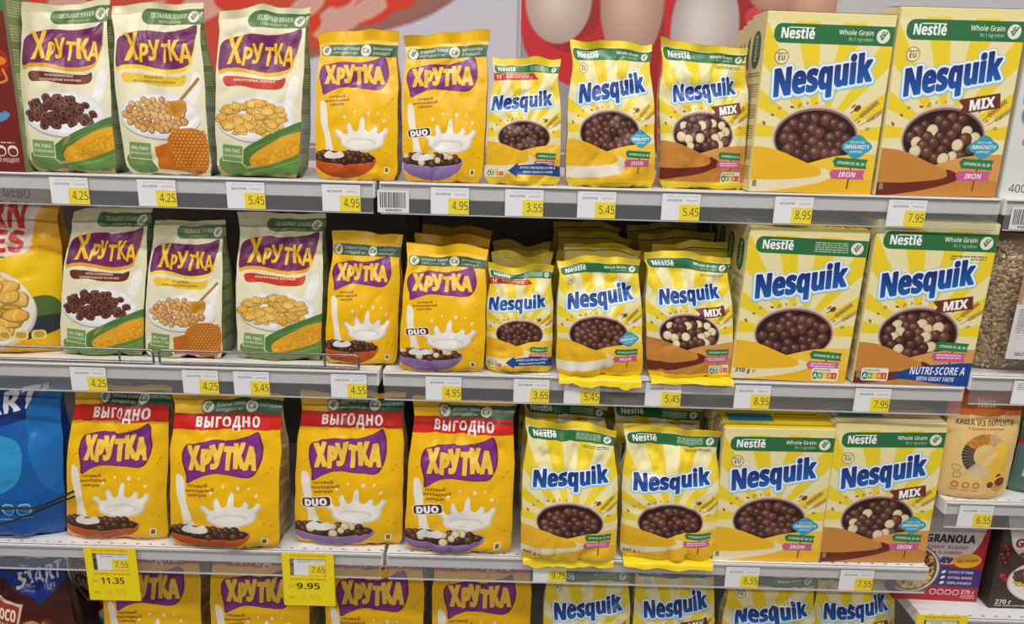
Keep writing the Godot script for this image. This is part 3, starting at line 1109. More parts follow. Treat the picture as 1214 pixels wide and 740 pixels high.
func art_teal_pouch() -> Image:
	var a := Art.new(self, 600, 1000, 200, c8(86, 116, 106))
	a.rect(0, 0, 600, 200, c8(110, 138, 128))
	a.poly([v2(0, 340), v2(600, 400), v2(600, 470), v2(0, 410)], c8(176, 48, 48))
	a.text("КАША", 60, 330, 120, c8(232, 232, 226), {"fit": 420.0})
	a.rrect(60, 600, 430, 180, 12, c8(206, 204, 198))
	small_lines(a, 90, 640, 360, 110, 4, c8(150, 96, 90), 3)
	return a.done()


func art_granola(dark: bool) -> Image:
	var base := c8(66, 50, 46) if dark else c8(172, 34, 44)
	var a := Art.new(self, 1000, 1280, 400, base)
	if not dark:
		a.poly([v2(330, 800), v2(1000, 830), v2(1000, 1090), v2(330, 1070)], c8(70, 50, 116))
		a.blob([v2(120, -60), v2(900, -60), v2(930, 400), v2(780, 680), v2(560, 780), v2(300, 700), v2(140, 440)], c8(206, 196, 198))
		a.text("GRANOLA", 550, 480, 140, c8(44, 36, 44), {"align": 0.5, "fit": 580.0, "grow": 4.0})
		a.text("CHERRY, BILBERRY", 540, 570, 60, c8(150, 50, 66), {"align": 0.5, "fit": 480.0})
		a.text("& BLUEBERRY", 550, 640, 60, c8(150, 50, 66), {"align": 0.5, "fit": 340.0})
		balls(a, 530, 725, 110, 56, 26, 22, 6, [c8(60, 64, 110), c8(150, 34, 44), c8(44, 44, 84)])
		a.ell(800, 720, 165, 95, c8(238, 176, 40), -0.12)
		a.text("Без сахара", 800, 736, 62, c8(150, 70, 26), {"align": 0.5, "rot": -0.1, "fit": 240.0})
		a.ell(170, 860, 330, 330, c8(96, 110, 140))
		a.ell(170, 860, 312, 312, c8(226, 222, 220))
		a.ell(160, 860, 296, 300, c8(120, 84, 50))
		flakes(a, 160, 860, 250, 260, 46, 150, 23)
		balls(a, 160, 860, 260, 260, 30, 34, 24, [c8(74, 48, 44), c8(124, 50, 44), c8(150, 104, 60)])
		for i in 3:
			a.ell(545, 880 + i * 74, 30, 20, c8(236, 230, 240), -0.5)
			a.text(["SOURCE OF FIBER", "NATURAL BERRIES", "100% ENERGY"][i], 600, 896 + i * 74, 46, c8(236, 230, 240), {"fit": 300.0})
		for i in 4:
			a.rrect(420 + i * 92, 1120, 78, 74, 26, c8(236, 206, 208))
			a.rrect(430 + i * 92, 1132, 58, 52, 20, c8(172, 40, 50))
		a.text("270 г", 960, 1170, 70, c8(240, 220, 220), {"align": 1.0})
		small_lines(a, 800, 1185, 170, 60, 3, c8(226, 180, 186), 6)
	else:
		a.blob([v2(90, -80), v2(1100, -80), v2(1100, 600), v2(620, 690), v2(240, 560), v2(90, 320)], c8(222, 214, 206))
		a.blob([v2(260, 520), v2(700, 500), v2(1100, 480), v2(1100, 640), v2(640, 690), v2(300, 590)], c8(150, 36, 44))
		a.text("GRANOLA", 150, 450, 150, c8(150, 36, 44), {"fit": 700.0, "grow": 4.0})
		balls(a, 70, 560, 90, 170, 44, 16, 3, [c8(120, 24, 30), c8(150, 34, 38), c8(84, 20, 26)])
		balls(a, 150, 860, 120, 90, 50, 6, 5, [c8(160, 40, 40), c8(120, 24, 30)])
		a.ell(620, 900, 470, 300, c8(206, 196, 190))
		a.ell(620, 900, 450, 284, c8(238, 234, 230))
		flakes(a, 420, 860, 200, 150, 46, 60, 8)
		balls(a, 640, 1000, 260, 130, 40, 40, 9, [c8(196, 96, 50), c8(150, 60, 44), c8(210, 130, 70)])
		balls(a, 360, 830, 170, 110, 30, 40, 10, [c8(96, 66, 50), c8(76, 52, 44)])
		a.rect(0, 1160, 1000, 120, c8(60, 40, 38))
		a.text("270 г", 60, 1220, 84, c8(238, 232, 226))
		small_lines(a, 60, 1235, 500, 26, 1, c8(200, 190, 184), 6)
	return a.done()


func art_box_top(mix: bool, weight := false) -> Image:
	var a := Art.new(self, 1000, 330, 240, c8(246, 216, 40) if not mix else c8(226, 206, 150))
	a.rect(60, 60, 420, 150, c8(52, 150, 186))
	a.rect(520, 60, 400, 24, c8(120, 96, 30))
	if weight:
		a.text("310 g ℮", 640, 270, 90, c8(60, 50, 30))
	return a.done()


func art_tags() -> Image:
	# sheet of price cards, 4 x 4
	var a := Art.new(self, 1024, 768, 1024, c8(236, 238, 242))
	var prices := tag_prices()
	for i in 16:
		var x := (i % 4) * 256.0
		var y := floorf(i / 4.0) * 192.0
		if i < prices.size():
			small_lines(a, x + 40, y + 12, 206, 18, 2, c8(206, 208, 212), i)
			a.text("АССОРТИ", x + 34, y + 56, 22, c8(96, 96, 104), {"fit": 100.0})
			small_lines(a, x + 160, y + 42, 78, 16, 2, c8(170, 172, 178), 30 + i)
			a.rect(x + 118, y + 76, 138, 116, c8(246, 222, 52))
			a.text(prices[i], x + 250, y + 158, 84, c8(70, 66, 40), {"align": 1.0, "fit": 108.0, "font": font_plain})
		elif i == 14:
			a.rect(x, y, 256, 192, c8(226, 226, 228))
			var r := rng_of(6)
			var px := x + 22.0
			while px < x + 230.0:
				var w := r.randf_range(3, 9)
				a.rect(px, y + 20, w, 130, c8(40, 38, 44))
				px += w + r.randf_range(3, 8)
			a.text("4840036010", x + 128, y + 178, 24, c8(60, 60, 66), {"align": 0.5, "fit": 130.0})
		else:
			small_lines(a, x + 30, y + 20, 180, 60, 4, c8(150, 152, 158), i)
	return a.done()


func tag_prices() -> Array:
	return ["4.25", "5.45", "4.95", "3.55", "8.95", "7.95", "4.55", "3.65", "7.55", "9.75", "8.55", "6.55", "7.65"]


func art_offer(ink1: String, ink2: String) -> Image:
	var a := Art.new(self, 900, 1040, 300, c8(250, 226, 14))
	a.text("ВСЕГДА НИЗКИЕ ЦЕНЫ", 450, 64, 56, c8(206, 130, 20), {"align": 0.5, "fit": 620.0})
	a.text("ALWAYS LOW PRICES", 450, 530, 56, c8(206, 130, 20), {"align": 0.5, "fit": 640.0})
	a.text("BEC", 90, 680, 70, c8(150, 136, 20), {"fit": 120.0, "font": font_plain})
	a.text("MDL", 90, 910, 70, c8(150, 136, 20), {"fit": 120.0, "font": font_plain})
	a.text(ink1, 230, 710, 170, c8(54, 48, 20), {"fit": 420.0, "rot": -0.02})
	a.text(ink2, 300, 930, 150, c8(220, 190, 30), {"fit": 360.0, "font": font_plain, "rot": -0.03})
	return a.done()


func soften(im: Image, w: int, h: int) -> Image:
	# photographic prints are slightly out of focus
	im.resize(w, h, Image.INTERPOLATE_LANCZOS)
	im.resize(w * 4, h * 4, Image.INTERPOLATE_CUBIC)
	return im


func art_poster_eggs() -> Image:
	# advertising print: pale eggs in a red tray
	var a := Art.new(self, 1000, 680, 400, c8(168, 34, 42))
	a.poly([v2(0, 290), v2(60, 380), v2(240, 460), v2(240, 680), v2(0, 680)], c8(156, 152, 156))
	a.blob([v2(0, 180), v2(24, 200), v2(60, 320), v2(150, 372), v2(230, 350), v2(300, 380), v2(330, 500), v2(180, 480), v2(40, 400), v2(0, 300)], c8(206, 38, 48))
	a.blob([v2(190, 340), v2(240, 300), v2(262, 180), v2(300, 200), v2(290, 380), v2(240, 420)], c8(196, 34, 44))
	a.blob([v2(440, 150), v2(520, 150), v2(500, 300), v2(500, 460), v2(450, 460), v2(460, 300)], c8(206, 40, 50))
	a.rrect(720, 210, 130, 110, 24, c8(214, 62, 76), -0.3)
	for e in [[118, 215, 106, 132, c8(230, 206, 192)], [352, 215, 102, 190, c8(224, 178, 160)], [588, 290, 110, 178, c8(228, 216, 216)], [800, 160, 90, 80, c8(220, 160, 140)], [930, 180, 90, 100, c8(222, 170, 150)]]:
		for i in 14:
			var t := i / 13.0
			var c: Color = e[4]
			a.ell(e[0] - 12 * t, e[1] - 16 * t, e[2] * (1.0 - 0.8 * t), e[3] * (1.0 - 0.8 * t), c.darkened(0.2 * (1.0 - t)).lightened(0.12 * t))
	return soften(a.done(), 170, 116)


func art_poster_food() -> Image:
	# advertising print: soft close-up of red fruit on a pale ground
	var a := Art.new(self, 1400, 510, 420, c8(206, 206, 220))
	a.blob([v2(-60, -60), v2(1320, -60), v2(1290, 120), v2(1200, 200), v2(1060, 250), v2(900, 310), v2(420, 400), v2(-60, 400)], c8(160, 104, 98))
	a.blob([v2(-60, -60), v2(1200, -60), v2(1160, 140), v2(1090, 200), v2(960, 240), v2(880, 300), v2(400, 380), v2(-60, 340)], c8(208, 74, 46))
	for p in [[150, 200, 70, 34], [330, 190, 60, 30], [520, 230, 70, 34], [660, 190, 90, 34], [980, 215, 80, 34], [800, 260, 80, 30], [1050, 190, 60, 24], [900, 190, 50, 24]]:
		a.ell(p[0], p[1], p[2], p[3], c8(220, 168, 152), -0.5)
		a.ell(p[0] + 80, p[1] - 24, p[2] * 0.7, p[3], c8(222, 58, 28), -0.4)
	return soften(a.done(), 200, 73)


func build_prints() -> void:
	var box := {"h": 1356.0, "band": [0.055, 0.16], "eu": true, "eu_y": 0.235, "logo": [0.1, 0.455, 0.78, 0.27, -0.19], "bowl": [0.49, 0.675, 0.325, 0.158], "vee": 0.94, "sign": 0.79, "immunity": true}
	var bag := {"h": 1500.0, "bag": true, "band": [0.052, 0.125], "eu": true, "eu_y": 0.175, "logo": [0.11, 0.415, 0.8, 0.25, -0.17], "bowl": [0.48, 0.61, 0.33, 0.142], "vee": 0.92, "sign": 0.735, "sign_h": 0.05, "ground": 0.93}
	printed("box_plain", art_chocoballs(box), 0.42)
	printed("box_mix", art_chocoballs(with(box, {"h": 1420.0, "mix": true, "mix_at": [0.56, 0.475], "seed": 9})), 0.42)
	printed("box_plain_310", art_chocoballs(with(box, {"eu": false, "grain": 0, "immunity": false, "iron": false, "nutri": 0.7, "weight": "310 g ℮", "seed": 15})), 0.42)
	printed("box_mix_score", art_chocoballs(with(box, {"h": 1420.0, "eu": false, "cert": true, "mix": true, "mix_at": [0.56, 0.475], "immunity": false, "iron": false, "nutri": 0.06, "taste": true, "sign": 0.72, "seed": 19})), 0.42)
	printed("bag_immunity", art_chocoballs(with(bag, {"immunity": true, "milk_foot": true, "seed": 21})), 0.3)
	printed("bag_mix", art_chocoballs(with(bag, {"mix": true, "eu": false, "cert": true, "mix_at": [0.56, 0.43], "logo": [0.14, 0.4, 0.72, 0.22, -0.16], "nutri": 0.7, "nutri_y": 0.87, "iron": false, "seed": 23})), 0.3)
	printed("bag_euro", art_chocoballs(with(bag, {"h": 1720.0, "eu": false, "euro": true, "grain": 0, "band": [0.06, 0.115], "logo": [0.02, 0.41, 0.86, 0.25, -0.1], "bowl": [0.5, 0.61, 0.34, 0.118], "arrow": true, "nutri": 0.02, "nutri_y": 0.865, "iron": false, "seed": 25})), 0.3)
	printed("bag_large", art_chocoballs(with(bag, {"h": 1650.0, "eu": false, "cert": true, "grain": 0, "logo": [0.1, 0.44, 0.8, 0.25, -0.12], "bowl": [0.5, 0.665, 0.33, 0.13], "sign": 0.755, "iron": false, "weight": "660 g ℮", "weight_y": 0.93, "seed": 27})), 0.3)
	printed("bag_large_eu", art_chocoballs(with(bag, {"h": 1650.0, "seed": 29})), 0.3)
	printed("bag_large_mix", art_chocoballs(with(bag, {"h": 1650.0, "mix": true, "mix_at": [0.56, 0.45], "seed": 33})), 0.3)
	var yel := {"h": 1800.0, "seal": 0.075, "band": [0.09, 0.165], "flag": [35.0, 0.19, 850.0, 0.2], "bowl_y": 0.83}
	printed("yellow_choco", art_yellow_bag(yel), 0.3)
	printed("yellow_duo", art_yellow_bag(with(yel, {"duo": true})), 0.3)
	var big := {"h": 1560.0, "px": 460, "seal": 0.03, "band": [0.035, 0.12], "banner": true, "banner_y": [0.12, 0.215], "flag": [115.0, 0.262, 730.0, 0.24], "bowl_y": 0.855}
	printed("yellow_value_choco", art_yellow_bag(big), 0.3)
	printed("yellow_value_duo", art_yellow_bag(with(big, {"duo": true})), 0.3)
	for i in 3:
		printed("grain_%d" % i, art_wholegrain({"h": 1900.0, "kind": i}), 0.34)
	printed("side_yellow", art_side(c8(206, 178, 122), c8(120, 84, 46), 3, c8(244, 190, 22)), 0.35)
	printed("side_green", art_side(c8(132, 150, 92), c8(206, 214, 170), 23, c8(216, 220, 176)), 0.35)
	printed("side_box", art_side(c8(238, 226, 172), c8(136, 120, 70), 43, c8(238, 226, 172), true), 0.45)
	printed("side_bag", art_side(c8(228, 216, 168), c8(120, 104, 62), 53, c8(240, 214, 60)), 0.35)
	printed("top_plain", art_box_top(false), 0.42)
	printed("top_plain_310", art_box_top(false, true), 0.42)
	printed("top_mix", art_box_top(true), 0.42)
	printed("maroon_box", art_maroon_box(), 0.42)
	printed("cornflakes", art_cornflakes(), 0.28)
	printed("blue_bag", art_blue_bag(), 0.25)
	printed("choco_bag", art_choco_bag(), 0.22)
	printed("pale_granola", art_pale_granola(), 0.42)
	printed("schoko_label", art_schoko_label(), 0.4)
	printed("porridge", art_porridge(), 0.4)
	printed("teal_pouch", art_teal_pouch(), 0.4)
	printed("granola_red", art_granola(false), 0.42)
	printed("granola_dark", art_granola(true), 0.42)
	printed("tags", art_tags(), 0.5)
	printed("offer_a", art_offer("11.35", "9.55"), 0.35)
	printed("offer_b", art_offer("9.95", "9.95"), 0.35)
	printed("offer_c", art_offer("8.95", "7.95"), 0.35)


func with(d: Dictionary, more: Dictionary) -> Dictionary:
	var r := d.duplicate()
	r.merge(more, true)
	return r


# =====================================================================  the shop
func ceiling_lamp(at: Vector3, energy: float) -> void:
	var t := thing("ceiling_lamp", "long white tube lamp fixed to the shop ceiling", "lamp", at, "ceiling tube lamps over the aisle")
	part("housing", chamfered(Vector3(-0.78, 0.02, -0.1), Vector3(0.78, 0.1, 0.1), 0.012), plain("lamp_housing", Color(0.86, 0.86, 0.86), 0.5), t)
	var glow := StandardMaterial3D.new()
	glow.albedo_color = Color(0.9, 0.9, 0.9)
	glow.emission_enabled = true
	glow.emission = Color(1.0, 0.985, 0.97)
	glow.emission_energy_multiplier = 2.5
	part("lamp_diffuser", chamfered(Vector3(-0.74, -0.015, -0.075), Vector3(0.74, 0.02, 0.075), 0.01), glow, t)
	var l := AreaLight3D.new()
	l.name = "lamp_light"
	l.area_size = Vector2(1.48, 0.15)
	l.light_energy = energy
	l.light_color = Color(1.0, 0.985, 0.97)
	l.shadow_enabled = true
	l.area_range = 12.0
	l.position = Vector3(0, -0.03, 0)
	l.rotation_degrees.x = -90
	t.add_child(l)


func build_shop() -> void:
	var pale := plain("shop_wall", Color(0.56, 0.55, 0.54), 0.8)
	structure("floor", boxm(Vector3(-4.2, -0.1, -0.9), Vector3(4.2, 0.0, 4.2)), plain("shop_floor", Color(0.55, 0.53, 0.51), 0.35))
	structure("ceiling", boxm(Vector3(-4.2, 3.2, -0.9), Vector3(4.2, 3.3, 4.2)), plain("shop_ceiling", Color(0.85, 0.85, 0.85), 0.9))
	structure("wall_back", boxm(Vector3(-4.2, 0, -0.9), Vector3(4.2, 3.2, -0.8)), pale)
	structure("wall_front", boxm(Vector3(-4.2, 0, 4.1), Vector3(4.2, 3.2, 4.2)), pale)
	structure("wall_left", boxm(Vector3(-4.3, 0, -0.9), Vector3(-4.2, 3.2, 4.2)), pale)
	structure("wall_right", boxm(Vector3(4.2, 0, -0.9), Vector3(4.3, 3.2, 4.2)), pale)


func shelf_plate(x0: float, x1: float) -> ArrayMesh:
	# folded sheet steel: top sheet with a row of slots near the front, front lip, underside
	var st := SurfaceTool.new()
	st.begin(Mesh.PRIMITIVE_TRIANGLES)
	var zf := -0.0005
	var z1 := -0.009
	var z2 := -0.0125
	var th := 0.0012
	add_box(st, Vector3(x0, -th, -DEPTH), Vector3(x1, 0, z2))
	add_box(st, Vector3(x0, -th, z1), Vector3(x1, 0, zf))
	var n := int((x1 - x0) / 0.0225)
	var step := (x1 - x0) / n
	for i in n:
		add_box(st, Vector3(x0 + step * i, -th, z2), Vector3(x0 + step * (i + 1) - 0.0055, 0, z1))
	add_box(st, Vector3(x0, -0.024, -DEPTH), Vector3(x1, -0.0228, -0.002))
	for x in [x0, x1 - 0.0012]:
		add_box(st, Vector3(x, -0.0228, -DEPTH), Vector3(x + 0.0012, -th, -0.004))
	return st.commit()


func shelf(x0: float, x1: float, y: float, label: String) -> Node3D:
	var t := thing("shelf", label, "shelf", Vector3(0, y, 0))
	var white := plain("shelf_white", Color(0.92, 0.92, 0.92), 0.4)
	part("plate", shelf_plate(x0, x1), white, t)
	part("front_lip", chamfered(Vector3(x0, -0.025, -0.004), Vector3(x1, 0.0, 0.0), 0.0012), white, t)
	var haze := plain("strip_plastic", Color(0.66, 0.67, 0.69, 0.16), 0.3)
	haze.transparency = BaseMaterial3D.TRANSPARENCY_ALPHA
	var strip := part("ticket_strip", boxm(Vector3(x0 + 0.002, -0.0465, 0.0006), Vector3(x1 - 0.002, -0.003, 0.0014)), haze, t)
	part("strip_edge", chamfered(Vector3(x0 + 0.002, -0.048, 0.0004), Vector3(x1 - 0.002, -0.0462, 0.004), 0.0004), plain("strip_edge", Color(0.7, 0.7, 0.7), 0.25), strip)
	part("strip_edge", chamfered(Vector3(x0 + 0.002, -0.0032, 0.0004), Vector3(x1 - 0.002, -0.0015, 0.004), 0.0004), plain("strip_edge", Color(0.7, 0.7, 0.7), 0.25), strip)
	return t


func build_shelving() -> void:
	var bays := [[-1.16, JOINT_X - 0.0035, SHELF_Y, "bay with the corn flakes"], [JOINT_X + 0.0035, END_X, SHELF_Y, "middle bay with the yellow boxes"], [END_X + 0.006, 1.62, SIDE_Y, "bay with the granola and porridge"]]
	var rank := ["top", "second", "third", "bottom"]
	for b in bays:
		for i in 4:
			shelf(b[0], b[1], b[2][i], "white metal %s shelf with clear ticket strip, %s" % [rank[i], b[3]])
	structure("wall_gondola", boxm(Vector3(-1.2, 0.0, -DEPTH - 0.02), Vector3(1.7, 1.52, -DEPTH)), plain("gondola_back", Color(0.56, 0.53, 0.51), 0.6))
	structure("wall_header", boxm(Vector3(-1.2, 1.52, -DEPTH - 0.02), Vector3(1.7, 2.3, -DEPTH)), plain("header_panel", Color(0.78, 0.78, 0.80), 0.5))
	for x in [-1.17, JOINT_X, END_X + 0.003]:
		var p := part("gondola_post", chamfered(Vector3(x - 0.014, 0, -DEPTH), Vector3(x + 0.014, 1.5, -DEPTH + 0.03), 0.002), plain("post_grey", Color(0.32, 0.31, 0.31), 0.5), self)
		tag(p, "slim dark steel upright carrying the shelves between two bays", "post", "shelf uprights")
	# wire guards on the second shelf of the first bay
	var chrome := plain("chrome_wire", Color(0.62, 0.61, 0.6), 0.25, 0.9)
	var y := SHELF_Y[1] + 0.003
	for g in [[-1.1, -0.579, "chrome wire guard in front of the corn flakes bag"], [-0.569, -0.246, "chrome wire guard in front of the honey ball and flake bags"]]:
		var t := thing("wire_guard", g[2], "wire guard", Vector3(0, y, -0.004))
		part("frame_wire", tube(rounded([Vector3(g[0], 0.0, 0), Vector3(g[0], 0.022, 0), Vector3(g[1], 0.022, 0), Vector3(g[1], 0.0, 0)], 0.008), 0.0021), chrome, t)
		part("foot_wire", tube(PackedVector3Array([Vector3(g[0], 0.0, 0), Vector3(g[1], 0.0, 0)]), 0.0021), chrome, t)
		part("stay_wire", tube(PackedVector3Array([Vector3(g[1] - 0.055, 0.0, 0), Vector3(g[1] - 0.055, 0.022, 0)]), 0.0018), chrome, t)
	var w := thing("wire_divider", "dark wire strung in front of the blue bag on the third shelf", "wire", Vector3(0, SHELF_Y[2], 0.002))
	var dark := plain("dark_wire", Color(0.10, 0.12, 0.13), 0.4)
	part("upper_wire", tube(rounded([Vector3(-1.0, 0.066, 0), Vector3(-0.80, 0.072, 0), Vector3(-0.742, 0.1, -0.01)], 0.02), 0.0022), dark, w)
	part("lower_wire", tube(rounded([Vector3(-1.0, 0.018, 0), Vector3(-0.86, 0.04, 0), Vector3(-0.742, 0.09, -0.01)], 0.03), 0.0018), dark, w)


func build_posters() -> void:
	var z := -DEPTH
	for p in [[-1.16, -0.006, "poster_food", "poster with a soft close-up of red fruit on pale ground", art_poster_food()], [0.0, 0.62, "poster_eggs", "poster printed with pale eggs in a red tray", art_poster_eggs()]]:
		var w: float = p[1] - p[0]
		var t := thing("poster", p[3], "poster", Vector3((p[0] + p[1]) / 2, 1.53, z))
		part("board", chamfered(Vector3(-w / 2, 0, 0), Vector3(w / 2, 0.42, 0.006), 0.001), plain("poster_board", Color(0.86, 0.86, 0.88), 0.5), t)
		part("print", rect_face(w - 0.004, 0.418, 0.0064), printed(p[2], p[4], 0.45), t)


# =====================================================================  packs
func place(t: Node3D, roll: float, yaw: float) -> void:
	t.basis = Basis(Vector3.UP, deg_to_rad(yaw)) * Basis(Vector3.BACK, deg_to_rad(roll))


func box_pack(label: String, at: Vector3, w: float, h: float, d: float, roll: float, yaw: float, front: String, side: String, top: String, group := "", called := "cereal_box", body := Color(0.93, 0.87, 0.62)) -> Node3D:
	var t := thing(called, label, "cereal box", at, group)
	place(t, roll, yaw)
	t.position.y += absf(sin(deg_to_rad(roll))) * w / 2
	part("carton", chamfered(Vector3(-w / 2, 0, -d), Vector3(w / 2, h, 0), 0.0014), plain("carton_%s" % front, body, 0.45), t)
	part("front_panel", rect_face(w - 0.0024, h - 0.002, 0.0003), mats[front], t)
	if mats.has(side):
		for s in [-1, 1]:
			var p := part("side_panel", rect_face(d - 0.003, h - 0.003), mats[side], t)
			p.position = Vector3(s * (w / 2 + 0.0003), 0.001, -d / 2)
			p.rotation.y = s * PI / 2
	if mats.has(top):
		var p := part("top_flap", rect_face(w - 0.004, d - 0.002), mats[top], t)
		p.position = Vector3(0, h + 0.0006, -0.001)
		p.rotation.x = deg_to_rad(-84.0)
	return t


func ramp(a: float, b: float, x: float) -> float:
	return smoothstep(a, b, x)


func bag_pack(label: String, at: Vector3, o: Dictionary) -> Node3D:
	# o: wb, wt, h, d, edge (how square the sides stand), seal, roll, yaw, slope, front, side, back, seed
	var t := thing(o.get("called", "cereal_bag"), label, o.get("category", "cereal bag"), at, o.get("group", ""))
	place(t, 0.0, o.get("yaw", 0.0))
	var lean := -tan(deg_to_rad(o.get("roll", 0.0)))     # soft bags lean sideways while the foot stays flat
	var h: float = o.h
	var d: float = o.d
	var wb: float = o.wb
	var wt: float = o.wt
	var e: float = o.get("edge", 0.6)
	var seal: float = o.get("seal", 0.08)
	var ts := 1.0 - seal
	var slope: float = o.get("slope", 0.0)
	var sd: float = o.get("seed", 1) * 7.31
	var crump: float = o.get("crump", 1.0)
	var foot: float = o.get("foot", 0.95)
	var wave: float = o.get("wave", 0.004)
	var back_lean: float = o.get("back_lean", 0.0)
	var round_foot: float = o.get("round_foot", 0.012)
	var half := func(tt: float) -> float:
		var a := lerpf(wb, wt, tt) / 2.0
		a *= 1.0 + 0.018 * crump * noise.get_noise_2d(sd, tt * 3.2)
		a -= round_foot * 0.5 * pow(1.0 - ramp(0.0, 0.09, tt), 2.0)
		a -= 0.012 * crump * ramp(0.62, 0.86, tt) * (1.0 - ramp(0.86, 0.98, tt)) * (wb + wt)
		return a
	var deep := func(tt: float) -> float:
		var s := clampf(tt / ts, 0.0, 1.0)
		var f := (foot + (1.0 - foot) * ramp(0.0, 0.25, s)) * pow(maxf(0.0, 1.0 - pow(maxf(0.0, (s - 0.22) / 0.78), 1.75)), 0.85)
		f *= 1.0 - 0.35 * pow(1.0 - ramp(0.0, 0.05, tt), 2.0)
		return d / 2.0 * f + 0.0009
	var lift := func(x: float, tt: float) -> float:
		return slope * x * tt * tt + 1.1 * wave * ramp(0.8, 1.0, tt) * noise.get_noise_2d(x * 11.0, sd + 40.0)
	var tilt := func(tt: float) -> float:
		return -back_lean * tt
	var crease := func(x: float, tt: float, u: float) -> float:
		var m := (1.0 - pow(absf(u), 5.0)) * crump
		var s := tt / ts
		var k := 0.35 + 0.9 * ramp(0.55, 0.95, s) + 0.5 * (1.0 - ramp(0.0, 0.16, s))
		k *= 1.0 - ramp(0.965, 1.0, s)
		var y := tt * h
		var z := 0.0085 * noise.get_noise_3d(x * 15.0, y * 10.0, sd)
		z -= 0.0075 * pow(1.0 - absf(noise.get_noise_3d(x * 13.0 + y * 6.0, y * 9.0 - x * 8.0, sd + 9.0)), 9.0)
		z += 0.0018 * noise.get_noise_3d(x * 60.0, y * 44.0, sd + 3.0)
		return z * k * m * clampf(deep.call(tt) / (d * 0.26), 0.0, 1.0)
	var front := func(uu: float, vv: float) -> Array:
		var tt := vv * ts
		var u := uu * 2.0 - 1.0
		var x: float = half.call(tt) * u
		var b: float = deep.call(tt)
		var z: float = b * (e + (1.0 - e) * (1.0 - pow(absf(u), 3.0))) + crease.call(x, tt, u) + tilt.call(tt)
		var y: float = tt * h + lift.call(x, tt)
		return [Vector3(x + lean * y, y, z), Vector2(uu, 1.0 - tt)]
	part("front_panel", grid_mesh(26, 38, front), mats[o.front], t)
	var rear := func(uu: float, vv: float) -> Array:
		var tt := vv * ts
		var u := 1.0 - uu * 2.0
		var x: float = half.call(tt) * u
		var b: float = deep.call(tt)
		var z: float = -b * (e + (1.0 - e) * (1.0 - pow(absf(u), 3.0))) + tilt.call(tt)
		return [Vector3(x + lean * tt * h, tt * h + lift.call(x, tt), z), Vector2(uu, 1.0 - tt)]
	var back_mat: Material = plain("film_%s" % o.front, o.back, 0.35)
	part("back_panel", grid_mesh(8, 14, rear), back_mat, t)
	for s in [-1.0, 1.0]:
		var side := func(uu: float, vv: float) -> Array:
			var tt := vv * ts
			var a: float = half.call(tt)
			var b: float = deep.call(tt) * e
			var q: float = (1.0 - uu * 2.0) * s   # the part nearer the aisle first on one side, last on the other
			var b0 := d / 2.0 * e
			var g := sqrt(maxf(0.0, b0 * b0 - b * b)) * 0.45 + 0.002
			var x: float = s * (a - g * (1.0 - absf(q)))
			return [Vector3(x + lean * tt * h, tt * h + lift.call(s * a, tt), b * q + tilt.call(tt)), Vector2(uu, 1.0 - tt)]
		part("side_gusset", grid_mesh(6, 20, side), mats[o.side] if mats.has(o.side) else back_mat, t)
	var b0: float = deep.call(0.0)
	var a0: float = half.call(0.0)
	var bottom := func(uu: float, vv: float) -> Array:
		var u := uu * 2.0 - 1.0
		return [Vector3(a0 * u, 0.0, b0 * (e + (1.0 - e) * (1.0 - pow(absf(u), 3.0))) * (vv * 2.0 - 1.0)), Vector2(uu, vv)]
	part("bottom_panel", grid_mesh(8, 2, bottom, true), back_mat, t)
	# crimped top seal: two sheets pressed together, fine ridges across
	var st := SurfaceTool.new()
	var rows := 14
	var zs := func(x: float, tt: float, k: float) -> float:
		var v := (tt - ts) / seal
		var y := 0.0 if int(round(v * rows)) % 2 else 0.0007
		return y * k + tilt.call(tt) + v * (wave * 1.6 * noise.get_noise_2d(x * 18.0, sd + 77.0) + o.get("seal_lean", 0.0))
	for k in [1.0, -1.0]:
		var sheet := func(uu: float, vv: float) -> Array:
			var tt := ts + vv * seal
			var u: float = (uu * 2.0 - 1.0) * k
			var a: float = half.call(ts) + (lerpf(wb, wt, tt) / 2.0 - half.call(ts)) * vv
			var x: float = a * u
			return [Vector3(x + lean * tt * h, tt * h + lift.call(x, tt), zs.call(x, tt, k) + 0.0006 * k), Vector2((u + 1.0) / 2.0, 1.0 - tt)]
		part("top_seal", grid_mesh(20, rows, sheet), mats[o.front], t)
	if o.get("flap", 0.0) > 0.0:
		# bottom seal hanging over the front edge of the shelf
		var fl: float = o.flap
		var hang := func(uu: float, vv: float) -> Array:
			var u := uu * 2.0 - 1.0
			var a: float = half.call(0.04) * 0.98
			var z: float = b0 * (e + (1.0 - e) * (1.0 - pow(absf(u), 3.0))) * 0.9
			var v := 1.0 - vv
			var out: float = 0.0075 - at.z    # clear of the ticket strip
			var zz := lerpf(z, maxf(z, out), ramp(0.0, 0.25, v)) + 0.003 * sin(v * 1.2) + 0.003 * v * (0.5 + noise.get_noise_2d(u * 2.0, sd))
			return [Vector3(a * u, 0.004 - fl * v * (1.0 + 0.55 * noise.get_noise_2d(u * 1.5, sd + 5.0)) , zz), Vector2(uu, 0.952 + 0.045 * v)]
		part("bottom_seal", grid_mesh(18, 6, hang), mats[o.front], t)
	return t


